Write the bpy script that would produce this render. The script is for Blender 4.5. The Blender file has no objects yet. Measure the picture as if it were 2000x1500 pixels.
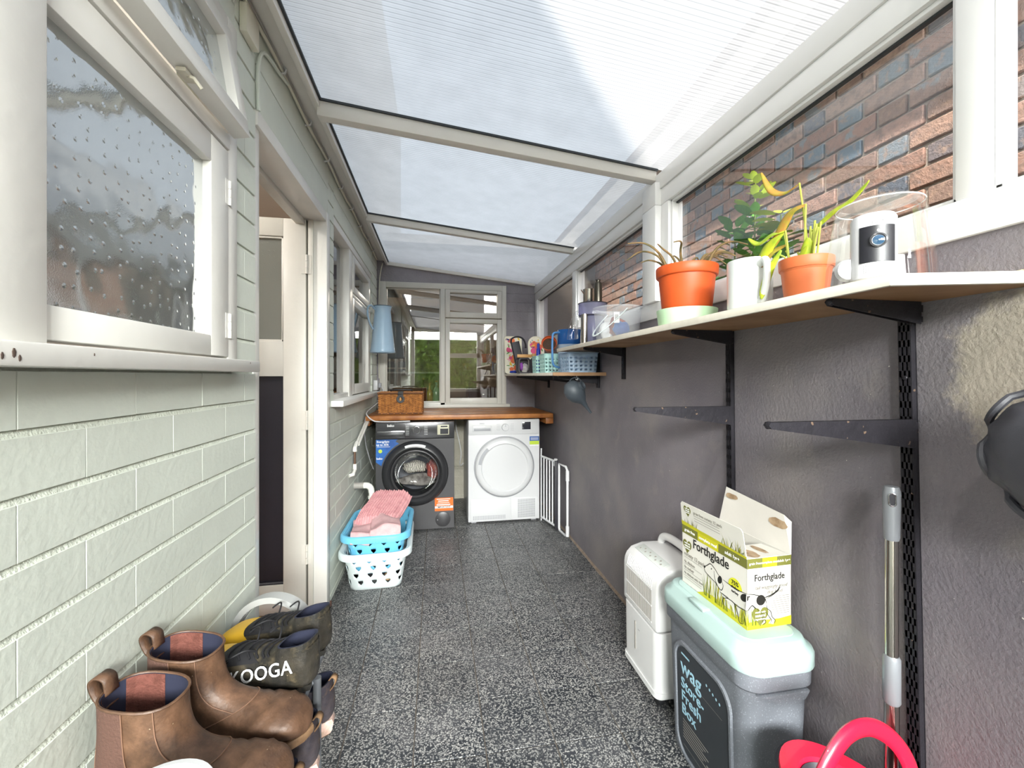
import bpy, bmesh, math, random
from mathutils import Vector, Matrix, noise
R = math.radians
PI = math.pi
random.seed(7)
SC = bpy.context.scene
COL = SC.collection

# ------------------------------------------------------------------ camera
cam_d = bpy.data.cameras.new('camera')
cam_d.sensor_width = 36.0
cam_d.lens = 14.85
cam_d.shift_y = -0.0075
cam_d.clip_start = 0.02
cam = bpy.data.objects.new('camera', cam_d)
cam.location = (0, 0, 1.2)
cam.rotation_euler = (R(90), 0, R(-10.17))
COL.objects.link(cam)
SC.camera = cam

# ------------------------------------------------------------------ sky and sun
world = bpy.data.worlds.new('sky')
SC.world = world
world.use_nodes = True
_bg = world.node_tree.nodes['Background']
_bg.inputs[0].default_value = (0.80, 0.90, 1.0, 1)
_bg.inputs[1].default_value = 1.95
sun_d = bpy.data.lights.new('sun', 'SUN')
sun_d.energy = 6.5
sun_d.angle = R(2.0)
sun_d.color = (1.0, 0.94, 0.85)
sun = bpy.data.objects.new('sun', sun_d)
_el = R(50)
sun.rotation_euler = Vector((math.cos(_el) * .70, math.cos(_el) * .714, -math.sin(_el))).to_track_quat('-Z', 'Y').to_euler()
COL.objects.link(sun)
# added unseen fill light behind the camera, shining in by the glazed end wall
fill_d = bpy.data.lights.new('fill_garden_end', 'AREA')
fill_d.shape = 'RECTANGLE'
fill_d.size = 4.5
fill_d.size_y = 1.4
fill_d.energy = 2000
fill_d.color = (1.0, .98, .96)
fill_light = bpy.data.objects.new('fill_garden_end', fill_d)
fill_light.location = (.2, -5.0, 3.05)
fill_light.rotation_euler = Vector((0, 1, -.22)).to_track_quat('-Z', 'Z').to_euler()
COL.objects.link(fill_light)
vs = SC.view_settings
vs.view_transform = 'Standard'
vs.look = 'None'
vs.gamma = 1.0
vs.use_curve_mapping = False
vs.exposure = 0.6

# ------------------------------------------------------------------ helpers
def hx(h):
    h = h.lstrip('#')
    c = [int(h[i:i + 2], 16) / 255 for i in (0, 2, 4)]
    return tuple((x / 12.92 if x <= .04045 else ((x + .055) / 1.055) ** 2.4) for x in c) + (1,)

MATS = {}
class NT:
    def __init__(self, m):
        self.t = m.node_tree
        self.t.nodes.clear()
        self.out = self.n('ShaderNodeOutputMaterial')
    def n(self, typ, **kw):
        x = self.t.nodes.new(typ)
        for k, v in kw.items():
            if k.startswith('i_'):
                k = k[2:]
                k = int(k) if k.isdigit() else k.replace('_', ' ')
                x.inputs[k].default_value = v
            else:
                setattr(x, k, v)
        return x
    def l(self, a, b):
        self.t.links.new(a, b)
    def pos(self, kind='obj'):
        if kind == 'world':
            return self.n('ShaderNodeNewGeometry').outputs['Position']
        return self.n('ShaderNodeTexCoord').outputs['Object']
    def noise(self, vec, scale, detail=3, rough=.55):
        x = self.n('ShaderNodeTexNoise', i_Scale=scale, i_Detail=detail, i_Roughness=rough)
        self.l(vec, x.inputs['Vector'])
        return x
    def ramp(self, fac, stops):
        r = self.n('ShaderNodeValToRGB')
        e = r.color_ramp.elements
        while len(e) < len(stops):
            e.new(.5)
        for i, (p, c) in enumerate(stops):
            e[i].position = p
            e[i].color = c
        self.l(fac, r.inputs[0])
        return r
    def mix(self, fac, a, b, typ='MIX'):
        m = self.n('ShaderNodeMix', data_type='RGBA', blend_type=typ)
        for s, v in ((m.inputs[0], fac), (m.inputs[6], a), (m.inputs[7], b)):
            if hasattr(v, 'links'):
                self.l(v, s)
            else:
                s.default_value = v
        return m.outputs[2]

def new_mat(name):
    m = bpy.data.materials.new(name)
    m.use_nodes = True
    MATS[name] = m
    return m, NT(m)

def pm(name, col, rough=.5, metal=0, var=0, vs=8, col2=None, bump=0, bs=60, coat=0, world=False, spec=.5, trans=0, emit=0, speck=None, bd=3, rnd=0):
    """plain procedural material: base colour, soft colour variation, fine relief"""
    m, t = new_mat(name)
    c = hx(col) if isinstance(col, str) else col
    p = t.n('ShaderNodeBsdfPrincipled', i_Roughness=rough, i_Metallic=metal)
    p.inputs['Specular IOR Level'].default_value = spec
    p.inputs['Coat Weight'].default_value = coat
    p.inputs['Transmission Weight'].default_value = trans
    vec = t.pos('world' if world else 'obj')
    src = None
    if var or col2:
        nz = t.noise(vec, vs, 4)
        c2 = hx(col2) if col2 else tuple(x * (1 - var) for x in c[:3]) + (1,)
        src = t.ramp(nz.outputs['Fac'], [(.38, c), (.66, c2)]).outputs[0]
    else:
        rgb = t.n('ShaderNodeRGB')
        rgb.outputs[0].default_value = c
        src = rgb.outputs[0]
    if rnd:
        oi = t.n('ShaderNodeObjectInfo')
        hs = t.n('ShaderNodeHueSaturation')
        mr = t.n('ShaderNodeMapRange')
        mr.inputs[3].default_value = 1 - rnd
        mr.inputs[4].default_value = 1 + rnd
        t.l(oi.outputs['Random'], mr.inputs[0])
        t.l(mr.outputs[0], hs.inputs['Value'])
        t.l(src, hs.inputs['Color'])
        src = hs.outputs[0]
    if speck:
        sc, thr, scol = speck
        nz = t.noise(vec, sc, 2)
        fac = t.ramp(nz.outputs['Fac'], [(thr, (0, 0, 0, 1)), (thr + .02, (1, 1, 1, 1))]).outputs[0]
        src = t.mix(fac, src, hx(scol))
    t.l(src, p.inputs['Base Color'])
    if emit:
        t.l(src, p.inputs['Emission Color'])
        p.inputs['Emission Strength'].default_value = emit
    if bump:
        nz = t.noise(vec, bs, bd)
        b = t.n('ShaderNodeBump', i_Strength=bump, i_Distance=.01)
        t.l(nz.outputs['Fac'], b.inputs['Height'])
        t.l(b.outputs[0], p.inputs['Normal'])
    t.l(p.outputs[0], t.out.inputs[0])
    return m

class MB:
    """collects vertices and faces in local space, build() links them as one mesh object"""
    def __init__(self):
        self.v = []
        self.f = []
    def add(self, vs, fs):
        o = len(self.v)
        self.v += [tuple(p) for p in vs]
        self.f += [tuple(i + o for i in f) for f in fs]
        return self
    def box(self, x0, x1, y0, y1, z0, z1, M=None):
        vs = [Vector((x, y, z)) for z in (z0, z1) for y in (y0, y1) for x in (x0, x1)]
        if M:
            vs = [M @ p for p in vs]
        return self.add(vs, [(0, 2, 3, 1), (4, 5, 7, 6), (0, 1, 5, 4), (2, 6, 7, 3), (0, 4, 6, 2), (1, 3, 7, 5)])
    def quad(self, a, b, c, d):
        return self.add([a, b, c, d], [(0, 1, 2, 3)])
    def loft(self, rings, cap0=True, cap1=True, closed=True):
        n = len(rings[0])
        vs = [p for r in rings for p in r]
        fs = []
        for k in range(len(rings) - 1):
            for i in range(n if closed else n - 1):
                j = (i + 1) % n
                fs.append((k * n + i, k * n + j, (k + 1) * n + j, (k + 1) * n + i))
        if cap0:
            fs.append(tuple(range(n))[::-1])
        if cap1:
            fs.append(tuple((len(rings) - 1) * n + i for i in range(n)))
        return self.add(vs, fs)
    def prism(self, poly, a0, a1, axis='z'):
        def P(u, v, a):
            return {'z': (u, v, a), 'y': (u, a, v), 'x': (a, u, v)}[axis]
        return self.loft([[P(u, v, a0) for u, v in poly], [P(u, v, a1) for u, v in poly]])
    def lathe(self, prof, n=32, c=(0, 0, 0), cap0=True, cap1=True, M=None):
        rings = []
        for r, z in prof:
            ring = [Vector((c[0] + r * math.cos(2 * PI * i / n), c[1] + r * math.sin(2 * PI * i / n), c[2] + z)) for i in range(n)]
            if M:
                ring = [M @ p for p in ring]
            rings.append(ring)
        return self.loft(rings, cap0, cap1)
    def tube(self, pts, r, n=10, caps=True, flat=1.0, closed=False, up=None):
        pts = [Vector(p) for p in pts]
        N = len(pts)
        rs = r if isinstance(r, (list, tuple)) else [r] * N
        rings = []
        prev = None
        for i, p in enumerate(pts):
            if closed:
                d = pts[(i + 1) % N] - pts[i - 1]
            else:
                d = pts[min(i + 1, N - 1)] - pts[max(i - 1, 0)]
            d.normalize()
            if prev is None:
                a = Vector(up) if up else (Vector((0, 0, 1)) if abs(d.z) < .9 else Vector((1, 0, 0)))
            else:
                a = prev
            s = d.cross(a)
            if s.length < 1e-6:
                s = d.cross(Vector((0, 1, 0)))
            s.normalize()
            u = s.cross(d).normalized()
            prev = u
            rings.append([p + (s * math.cos(2 * PI * k / n) + u * math.sin(2 * PI * k / n) * flat) * rs[i] for k in range(n)])
        if closed:
            rings.append(rings[0])
            return self.loft(rings, False, False)
        return self.loft(rings, caps, caps)
    def build(self, name, mat, parent=None, smooth=None, bevel=0, seg=2, weld=0, sub=0, kind=None, angle=40):
        me = bpy.data.meshes.new(name)
        bm = bmesh.new()
        vv = [bm.verts.new(p) for p in self.v]
        for f in self.f:
            try:
                bm.faces.new([vv[i] for i in f])
            except ValueError:
                pass
        bmesh.ops.remove_doubles(bm, verts=bm.verts, dist=weld or 1e-6)
        bmesh.ops.recalc_face_normals(bm, faces=bm.faces)
        if bevel:
            es = [e for e in bm.edges if len(e.link_faces) == 2 and e.calc_face_angle(0) > R(30)]
            bmesh.ops.bevel(bm, geom=es, offset=bevel, offset_type='OFFSET', segments=seg, profile=.5, affect='EDGES', clamp_overlap=True)
        bm.to_mesh(me)
        bm.free()
        if smooth is None:
            smooth = False
        if smooth or bevel:
            for p in me.polygons:
                p.use_smooth = True
            me.set_sharp_from_angle(angle=R(angle))
        o = link(name, me, mat, parent)
        if kind:
            o['kind'] = kind
        if sub:
            md = o.modifiers.new('sub', 'SUBSURF')
            md.levels = sub
            md.render_levels = sub
        return o

def link(name, me, mat=None, parent=None):
    o = bpy.data.objects.new(name, me)
    COL.objects.link(o)
    if mat is not None and me is not None and not me.materials:
        me.materials.append(MATS[mat] if isinstance(mat, str) else mat)
    if parent is not None:
        o.parent = parent
    return o

def tag(o, label=None, cat=None, group=None, kind=None):
    for k, v in (('label', label), ('category', cat), ('group', group), ('kind', kind)):
        if v:
            o[k] = v
    return o

def thing(name, label, cat, loc=(0, 0, 0), rz=0, rx=0, ry=0, group=None):
    o = bpy.data.objects.new(name, None)
    COL.objects.link(o)
    o.empty_display_size = .05
    o.location = loc
    o.rotation_euler = (R(rx), R(ry), R(rz))
    return tag(o, label, cat, group)

def struct(name, parent=None):
    o = bpy.data.objects.new(name, None)
    COL.objects.link(o)
    o.empty_display_size = .1
    o['kind'] = 'structure'
    return o

def bx(name, mat, parent, x0, x1, y0, y1, z0, z1, bevel=0, seg=2, M=None):
    return MB().box(x0, x1, y0, y1, z0, z1, M).build(name, mat, parent, bevel=bevel, seg=seg)

def rrect(w, h, r, n=5, cx=0, cy=0):
    """rounded rectangle outline, counter-clockwise"""
    pts = []
    r = min(r, w / 2 - 1e-5, h / 2 - 1e-5)
    for k, (sx, sy) in enumerate(((1, 1), (-1, 1), (-1, -1), (1, -1))):
        for i in range(n + 1):
            a = PI / 2 * (k + i / n)
            pts.append((cx + sx * (w / 2 - r) + r * math.cos(a), cy + sy * (h / 2 - r) + r * math.sin(a)))
    return pts

def bez(ps, n=12):
    """smooth curve through points (Catmull-Rom)"""
    ps = [Vector(p) for p in ps]
    out = []
    for i in range(len(ps) - 1):
        a = ps[max(i - 1, 0)]; b = ps[i]; c = ps[i + 1]; d = ps[min(i + 2, len(ps) - 1)]
        for k in range(n):
            t = k / n
            out.append(.5 * ((2 * b) + (c - a) * t + (2 * a - 5 * b + 4 * c - d) * t * t + (3 * b - a - 3 * c + d) * t ** 3))
    out.append(ps[-1])
    return out

_dg = None
def text(name, body, size, mat, parent, M, ext=.0004, shear=0, bold=0, align='CENTER', sx=1, space=1):
    """flat printed lettering as a thin mesh; M places its XY plane"""
    cu = bpy.data.curves.new(name, 'FONT')
    cu.body = body
    cu.size = size
    cu.align_x = align
    cu.align_y = 'CENTER'
    cu.extrude = ext
    cu.shear = shear
    cu.offset = bold
    cu.space_character = space
    cu.resolution_u = 3
    tmp = bpy.data.objects.new(name, cu)
    COL.objects.link(tmp)
    dg = bpy.context.evaluated_depsgraph_get()
    me = bpy.data.meshes.new_from_object(tmp.evaluated_get(dg))
    bpy.data.objects.remove(tmp)
    bpy.data.curves.remove(cu)
    me.transform(Matrix.Diagonal((sx, 1, 1, 1)))
    me.transform(M)
    me.materials.clear()
    me.name = name
    return link(name, me, mat, parent)

def frame_M(o, u, v):
    """matrix with origin o, local X along u, local Y along v"""
    u = Vector(u).normalized(); v = Vector(v).normalized()
    w = u.cross(v)
    return Matrix(((u.x, v.x, w.x, o[0]), (u.y, v.y, w.y, o[1]), (u.z, v.z, w.z, o[2]), (0, 0, 0, 1)))

def copy_tree(o, parent=None):
    c = o.copy()
    COL.objects.link(c)
    if parent is not None:
        c.parent = parent
    for ch in list(o.children):
        copy_tree(ch, c)
    return c

# ------------------------------------------------------------------ materials of the place
XL, XR, YB, YF = -.555, .985, 4.18, -1.25
pm('sage', '#d5dacf', .55, var=.07, vs=5, bump=.10, bs=70, world=True)
pm('sage_mortar', '#d6dbcd', .6, var=.10, vs=14, bump=.35, bs=160, world=True)
pm('gloss_white', '#dedcd6', .32, var=.05, vs=6, bump=.06, bs=40, world=True)
pm('cream_paint', '#cbc8c0', .4, var=.06, vs=5, bump=.08, bs=50, world=True)
pm('upvc', '#e2e2e1', .25, var=.03, vs=3, world=True)
pm('alu_white', '#dcd8d1', .42, var=.05, vs=5, world=True)
pm('gasket', '#34383c', .6)
pm('plaster', '#e4ddd2', .8, var=.05, vs=3, world=True)
pm('pink_plaster', '#cdb3a4', .8, var=.06, vs=3, world=True)
pm('dark_paint_brick', '#908b91', .7, var=.14, vs=9, bump=.5, bs=70, world=True)
pm('cream_brick', '#d9d3c2', .6, var=.1, vs=9, bump=.4, bs=70, world=True)
pm('brown_mortar', '#8a7a6c', .9, var=.25, vs=30, bump=.6, bs=80, world=True)
pm('red_tile', '#7c5649', .6, var=.2, vs=12, world=True)
pm('house_brick', '#b48b72', .9, var=.2, vs=6, world=True)
pm('kitchen_wall', '#8d7d6a', .8, var=.12, vs=2, world=True)
pm('kitchen_dark', '#4a423a', .7, var=.1, vs=3, world=True)
pm('leaf_hedge', '#6f9030', .6, col2='#2f5218', vs=5, world=True)
pm('blocker_wood', '#6b5038', .8, var=.2, vs=8)
pm('paving', '#9a968e', .9, var=.15, vs=3, world=True)
pm('soffit', '#e9e6df', .6)
pm('roof_tile', '#6d5a52', .8, var=.2, vs=5)

def mat_render_wall():
    m, t = new_mat('render_wall')
    p = t.n('ShaderNodeBsdfPrincipled', i_Roughness=.58)
    p.inputs['Specular IOR Level'].default_value = .4
    vec = t.pos('world')
    big = t.noise(vec, 2.2, 4)
    c = t.ramp(big.outputs['Fac'], [(.3, hx('#6b666d')), (.5, hx('#767176')), (.7, hx('#847e7e'))]).outputs[0]
    mid = t.noise(vec, 7, 5, .65)
    f = t.ramp(mid.outputs['Fac'], [(.58, (0, 0, 0, 1)), (.75, (.4, .4, .4, 1))]).outputs[0]
    c = t.mix(f, c, hx('#8f8983'))
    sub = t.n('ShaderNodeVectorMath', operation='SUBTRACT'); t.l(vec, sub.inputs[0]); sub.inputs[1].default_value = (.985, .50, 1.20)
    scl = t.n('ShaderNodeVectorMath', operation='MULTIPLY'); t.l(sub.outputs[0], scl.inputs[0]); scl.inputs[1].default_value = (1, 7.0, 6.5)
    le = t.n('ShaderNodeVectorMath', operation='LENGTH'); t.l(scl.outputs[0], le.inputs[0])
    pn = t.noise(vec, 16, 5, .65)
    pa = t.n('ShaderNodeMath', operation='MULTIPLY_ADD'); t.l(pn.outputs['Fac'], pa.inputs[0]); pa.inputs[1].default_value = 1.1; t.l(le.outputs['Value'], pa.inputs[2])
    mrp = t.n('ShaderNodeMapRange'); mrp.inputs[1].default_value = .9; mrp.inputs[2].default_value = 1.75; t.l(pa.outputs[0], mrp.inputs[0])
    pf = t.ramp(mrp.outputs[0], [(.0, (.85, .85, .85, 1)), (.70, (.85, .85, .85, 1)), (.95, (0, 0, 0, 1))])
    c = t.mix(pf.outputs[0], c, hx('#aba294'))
    sp = t.noise(vec, 120, 2)
    f2 = t.ramp(sp.outputs['Fac'], [(.76, (0, 0, 0, 1)), (.79, (1, 1, 1, 1))]).outputs[0]
    c = t.mix(f2, c, hx('#cfcac2'))
    t.l(c, p.inputs['Base Color'])
    n1 = t.noise(vec, 120, 4, .6)
    n2 = t.noise(vec, 6, 2)
    ad = t.n('ShaderNodeMath', operation='MULTIPLY_ADD')
    t.l(n2.outputs['Fac'], ad.inputs[0]); ad.inputs[1].default_value = 1.2
    t.l(n1.outputs['Fac'], ad.inputs[2])
    b = t.n('ShaderNodeBump', i_Strength=.30, i_Distance=.009)
    t.l(ad.outputs[0], b.inputs['Height'])
    t.l(b.outputs[0], p.inputs['Normal'])
    t.l(p.outputs[0], t.out.inputs[0])
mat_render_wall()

def mat_terrazzo():
    m, t = new_mat('terrazzo')
    p = t.n('ShaderNodeBsdfPrincipled', i_Roughness=.42)
    vec = t.pos('world')
    wob = t.noise(vec, 260, 1)
    sb = t.n('ShaderNodeVectorMath', operation='MULTIPLY_ADD')
    t.l(wob.outputs['Color'], sb.inputs[0]); sb.inputs[1].default_value = (.0035, .0035, .0035)
    t.l(vec, sb.inputs[2])
    v = t.n('ShaderNodeTexVoronoi', i_Scale=205.0)
    t.l(sb.outputs[0], v.inputs['Vector'])
    sep = t.n('ShaderNodeSeparateColor')
    t.l(v.outputs['Color'], sep.inputs[0])
    chips = t.ramp(sep.outputs[0], [(.0, hx('#22262d')), (.36, hx('#2a2e36')), (.42, hx('#8f8f8d')), (.75, hx('#aeadaa')), (1, hx('#cfccc6'))])
    gap = t.ramp(v.outputs['Distance'], [(.42, (1, 1, 1, 1)), (.66, (0, 0, 0, 1))]).outputs[0]
    c = t.mix(gap, hx('#31353b'), chips.outputs[0])
    big = t.noise(vec, 3.2, 5, .6)
    sm = t.ramp(big.outputs['Fac'], [(.44, (0, 0, 0, 1)), (.72, (.34, .34, .34, 1))]).outputs[0]
    c = t.mix(sm, c, hx('#8b898b'))
    dirt = t.noise(vec, 7.5, 4, .6)
    dm = t.ramp(dirt.outputs['Fac'], [(.66, (0, 0, 0, 1)), (.8, (.4, .4, .4, 1))]).outputs[0]
    c = t.mix(dm, c, hx('#7a6b5c'))
    oi = t.n('ShaderNodeObjectInfo')
    mr = t.n('ShaderNodeMapRange'); mr.inputs[3].default_value = .66; mr.inputs[4].default_value = .84
    t.l(oi.outputs['Random'], mr.inputs[0])
    hs = t.n('ShaderNodeHueSaturation'); t.l(mr.outputs[0], hs.inputs['Value']); t.l(c, hs.inputs['Color'])
    t.l(hs.outputs[0], p.inputs['Base Color'])
    b = t.n('ShaderNodeBump', i_Strength=.12, i_Distance=.002)
    t.l(sep.outputs[0], b.inputs['Height']); t.l(b.outputs[0], p.inputs['Normal'])
    t.l(p.outputs[0], t.out.inputs[0])
mat_terrazzo()

def mat_poly():
    """fluted polycarbonate: scatters most light, lets a little straight through; flutes run across the slope"""
    m, t = new_mat('polycarbonate')
    vec = t.pos('world')
    sp = t.n('ShaderNodeSeparateXYZ'); t.l(vec, sp.inputs[0])
    mul = t.n('ShaderNodeMath', operation='MULTIPLY'); t.l(sp.outputs['Y'], mul.inputs[0]); mul.inputs[1].default_value = 1 / .0172
    fr = t.n('ShaderNodeMath', operation='FRACT'); t.l(mul.outputs[0], fr.inputs[0])
    web = t.ramp(fr.outputs[0], [(.0, (.55, .55, .55, 1)), (.12, (1, 1, 1, 1)), (.5, (.86, .86, .86, 1)), (.82, (1, 1, 1, 1)), (1, (.55, .55, .55, 1))]).outputs[0]
    dirt = t.noise(vec, 9, 5, .6)
    dm = t.ramp(dirt.outputs['Fac'], [(.3, (1, 1, 1, 1)), (.8, (.86, .86, .86, 1))]).outputs[0]
    c = t.mix(1.0, web, dm, 'MULTIPLY')
    tr = t.n('ShaderNodeBsdfTranslucent'); 
    cc = t.mix(1.0, c, (.30, .303, .308, 1), 'MULTIPLY'); t.l(cc, tr.inputs[0])
    tp = t.n('ShaderNodeBsdfTransparent'); t.l(c, tp.inputs[0])
    gl = t.n('ShaderNodeBsdfGlossy', i_Roughness=.25); gl.inputs[0].default_value = (.9, .9, .9, 1)
    m1 = t.n('ShaderNodeMixShader', i_0=.11); t.l(tr.outputs[0], m1.inputs[1]); t.l(tp.outputs[0], m1.inputs[2])
    m2 = t.n('ShaderNodeMixShader', i_0=.05); t.l(m1.outputs[0], m2.inputs[1]); t.l(gl.outputs[0], m2.inputs[2])
    t.l(m2.outputs[0], t.out.inputs[0])
mat_poly()

def mat_glass(name, tint=(1, 1, 1, 1), refl=1.0, rough=0.0, bump=None):
    m, t = new_mat(name)
    tp = t.n('ShaderNodeBsdfTransparent'); tp.inputs[0].default_value = tint
    gl = t.n('ShaderNodeBsdfGlossy', i_Roughness=rough); gl.inputs[0].default_value = (1, 1, 1, 1)
    fr = t.n('ShaderNodeFresnel', i_IOR=1.5)
    mu = t.n('ShaderNodeMath', operation='MULTIPLY', use_clamp=True); mu.inputs[1].default_value = refl
    t.l(fr.outputs[0], mu.inputs[0])
    mx = t.n('ShaderNodeMixShader'); t.l(mu.outputs[0], mx.inputs[0]); t.l(tp.outputs[0], mx.inputs[1]); t.l(gl.outputs[0], mx.inputs[2])
    t.l(mx.outputs[0], t.out.inputs[0])
mat_glass('glass', (.94, .96, .95, 1), 1.3)
mat_glass('glass_back', (.80, .80, .78, 1), 4.5)
mat_glass('glass_out', (.93, .94, .95, 1), .2)

def mat_hammered(name, glossmix=.6, tint='#c6cac6'):
    """obscure glass with raised dots: wavy reflection over blurred light from the room"""
    m, t = new_mat(name)
    vec = t.pos('world')
    nz = t.noise(vec, 11, 1)
    vo = t.n('ShaderNodeTexVoronoi', i_Scale=33.0, voronoi_dimensions='2D'); vo.inputs['Randomness'].default_value = .6
    sx_ = t.n('ShaderNodeSeparateXYZ'); t.l(vec, sx_.inputs[0]); cx_ = t.n('ShaderNodeCombineXYZ')
    sm_ = t.n('ShaderNodeMath', operation='ADD'); t.l(sx_.outputs['X'], sm_.inputs[0]); t.l(sx_.outputs['Y'], sm_.inputs[1])
    t.l(sm_.outputs[0], cx_.inputs[0]); t.l(sx_.outputs['Z'], cx_.inputs[1]); t.l(cx_.outputs[0], vo.inputs['Vector'])
    dots = t.ramp(vo.outputs['Distance'], [(.0, (1, 1, 1, 1)), (.14, (0, 0, 0, 1))]).outputs[0]
    fine = t.noise(vec, 420, 2)
    a = t.n('ShaderNodeMath', operation='MULTIPLY_ADD'); t.l(dots, a.inputs[0]); a.inputs[1].default_value = .22; t.l(nz.outputs['Fac'], a.inputs[2])
    a2 = t.n('ShaderNodeMath', operation='MULTIPLY_ADD'); t.l(fine.outputs['Fac'], a2.inputs[0]); a2.inputs[1].default_value = .012; t.l(a.outputs[0], a2.inputs[2])
    b = t.n('ShaderNodeBump', i_Strength=.36, i_Distance=.010); t.l(a2.outputs[0], b.inputs['Height'])
    gl = t.n('ShaderNodeBsdfGlossy', i_Roughness=.06); gl.inputs[0].default_value = (.92, .94, .95, 1); t.l(b.outputs[0], gl.inputs['Normal'])
    tr = t.n('ShaderNodeBsdfTranslucent'); tr.inputs[0].default_value = hx(tint)
    df = t.n('ShaderNodeBsdfDiffuse'); df.inputs[0].default_value = hx('#8f9692'); t.l(b.outputs[0], df.inputs['Normal'])
    m0 = t.n('ShaderNodeMixShader', i_0=.5); t.l(tr.outputs[0], m0.inputs[1]); t.l(df.outputs[0], m0.inputs[2])
    mx = t.n('ShaderNodeMixShader', i_0=glossmix); t.l(m0.outputs[0], mx.inputs[1]); t.l(gl.outputs[0], mx.inputs[2])
    t.l(mx.outputs[0], t.out.inputs[0])
mat_hammered('hammered_glass')
mat_hammered('door_glass', .12, '#d8d0c2')

def mat_brick_out():
    m, t = new_mat('brick_out')
    p = t.n('ShaderNodeBsdfPrincipled', i_Roughness=.9)
    vec = t.pos('world')
    oi = t.n('ShaderNodeObjectInfo')
    base = t.ramp(oi.outputs['Random'], [(.0, hx('#a88778')), (.35, hx('#937060')), (.6, hx('#b89a86')), (.8, hx('#7f675d')), (1, hx('#a98c7b'))]).outputs[0]
    nz = t.noise(vec, 26, 4, .6)
    c = t.mix(t.ramp(nz.outputs['Fac'], [(.45, (0, 0, 0, 1)), (.62, (.8, .8, .8, 1))]).outputs[0], base, hx('#7f695e'))
    bl = t.noise(vec, 11, 3)
    c = t.mix(t.ramp(bl.outputs['Fac'], [(.6, (0, 0, 0, 1)), (.66, (.85, .85, .85, 1))]).outputs[0], c, hx('#7d8488'))
    t.l(c, p.inputs['Base Color'])
    n2 = t.noise(vec, 90, 5, .65)
    b = t.n('ShaderNodeBump', i_Strength=.7, i_Distance=.01); t.l(n2.outputs['Fac'], b.inputs['Height']); t.l(b.outputs[0], p.inputs['Normal'])
    t.l(p.outputs[0], t.out.inputs[0])
    m, t = new_mat('brick_header')
    p = t.n('ShaderNodeBsdfPrincipled', i_Roughness=.8)
    vec = t.pos('world')
    oi = t.n('ShaderNodeObjectInfo')
    base = t.ramp(oi.outputs['Random'], [(.0, hx('#5f6f7c')), (.4, hx('#76828a')), (.7, hx('#8a6f60')), (1, hx('#56606c'))]).outputs[0]
    nz = t.noise(vec, 30, 4, .6)
    c = t.mix(t.ramp(nz.outputs['Fac'], [(.5, (0, 0, 0, 1)), (.66, (.6, .6, .6, 1))]).outputs[0], base, hx('#a88a74'))
    t.l(c, p.inputs['Base Color'])
    n2 = t.noise(vec, 90, 5, .65)
    b = t.n('ShaderNodeBump', i_Strength=.6, i_Distance=.01); t.l(n2.outputs['Fac'], b.inputs['Height']); t.l(b.outputs[0], p.inputs['Normal'])
    t.l(p.outputs[0], t.out.inputs[0])
mat_brick_out()
pm('lime_mortar', '#a89b8e', .95, var=.2, vs=20, bump=.5, bs=120, world=True)

# ------------------------------------------------------------------ floor with terrazzo tiles
T = .2286
pm('floor_grout', '#665e57', .9, var=.2, vs=30, world=True)
floor = MB().box(XL - .02, XR + .12, YF, YB, -.06, -.0035).build('floor', 'floor_grout')
floor['kind'] = 'structure'
tile_bm = MB().box(-T / 2 + .0019, T / 2 - .0019, -T / 2 + .0019, T / 2 - .0019, -.012, 0)
tile0 = None
TX0, TY0 = .157, 1.565
for i in range(-4, 5):
    for j in range(-12, 12):
        x0 = TX0 + i * T; y0 = TY0 + j * T
        xa, xb = max(x0, XL), min(x0 + T, XR)
        ya, yb = max(y0, YF), min(y0 + T, YB)
        if xb - xa < .01 or yb - ya < .01:
            continue
        if tile0 is None:
            tile0 = tile_bm.build('tile', 'terrazzo', floor, bevel=.0012, seg=1)
            o = tile0
        else:
            o = tile0.copy(); COL.objects.link(o)
        o.scale = ((xb - xa) / T, (yb - ya) / T, 1)
        o.location = ((xa + xb) / 2, (ya + yb) / 2, random.uniform(-.0006, .0006))

# ------------------------------------------------------------------ left wall: painted brick house wall
wall_left = struct('wall_left')
CH, JT = .0905, .011
def zc(k):
    return 1.128 - CH * k
unit_brick = None
def brick(parent, xf, y0, y1, z0, z1, mat='sage', axis='x'):
    """one painted brick, its face at xf"""
    global unit_brick
    if unit_brick is None:
        unit_brick = {}
    if mat not in unit_brick:
        o = MB().box(-.5, .5, -.5, .5, -.5, .5).build('brick', mat, parent)
        bm = bmesh.new(); bm.from_mesh(o.data)
        for v in bm.verts:
            v.co = Vector((v.co.x * .012, v.co.y * .2, v.co.z * .08))
        bmesh.ops.bevel(bm, geom=list(bm.edges), offset=.0008, segments=1, affect='EDGES')
        for v in bm.verts:
            v.co = Vector((v.co.x / .012, v.co.y / .2, v.co.z / .08))
        for f in bm.faces:
            f.smooth = True
        bm.to_mesh(o.data); bm.free()
        o.data.set_sharp_from_angle(angle=R(60))
        unit_brick[mat] = o
    else:
        o = unit_brick[mat].copy(); COL.objects.link(o); o.parent = parent
    j = random.uniform(-.0004, .0003)
    if axis == 'x':
        o.location = (xf - .006 + j, (y0 + y1) / 2, (z0 + z1) / 2)
        o.rotation_euler = (random.uniform(-.004, .004), 0, random.uniform(-.0015, .0015))
        o.scale = (.012, y1 - y0, z1 - z0)
    else:
        o.location = ((y0 + y1) / 2, xf + .006 - j, (z0 + z1) / 2)
        o.rotation_euler = (random.uniform(-.004, .004), 0, R(90) + random.uniform(-.004, .004))
        o.scale = (.012, y1 - y0, z1 - z0)
    return o
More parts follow.
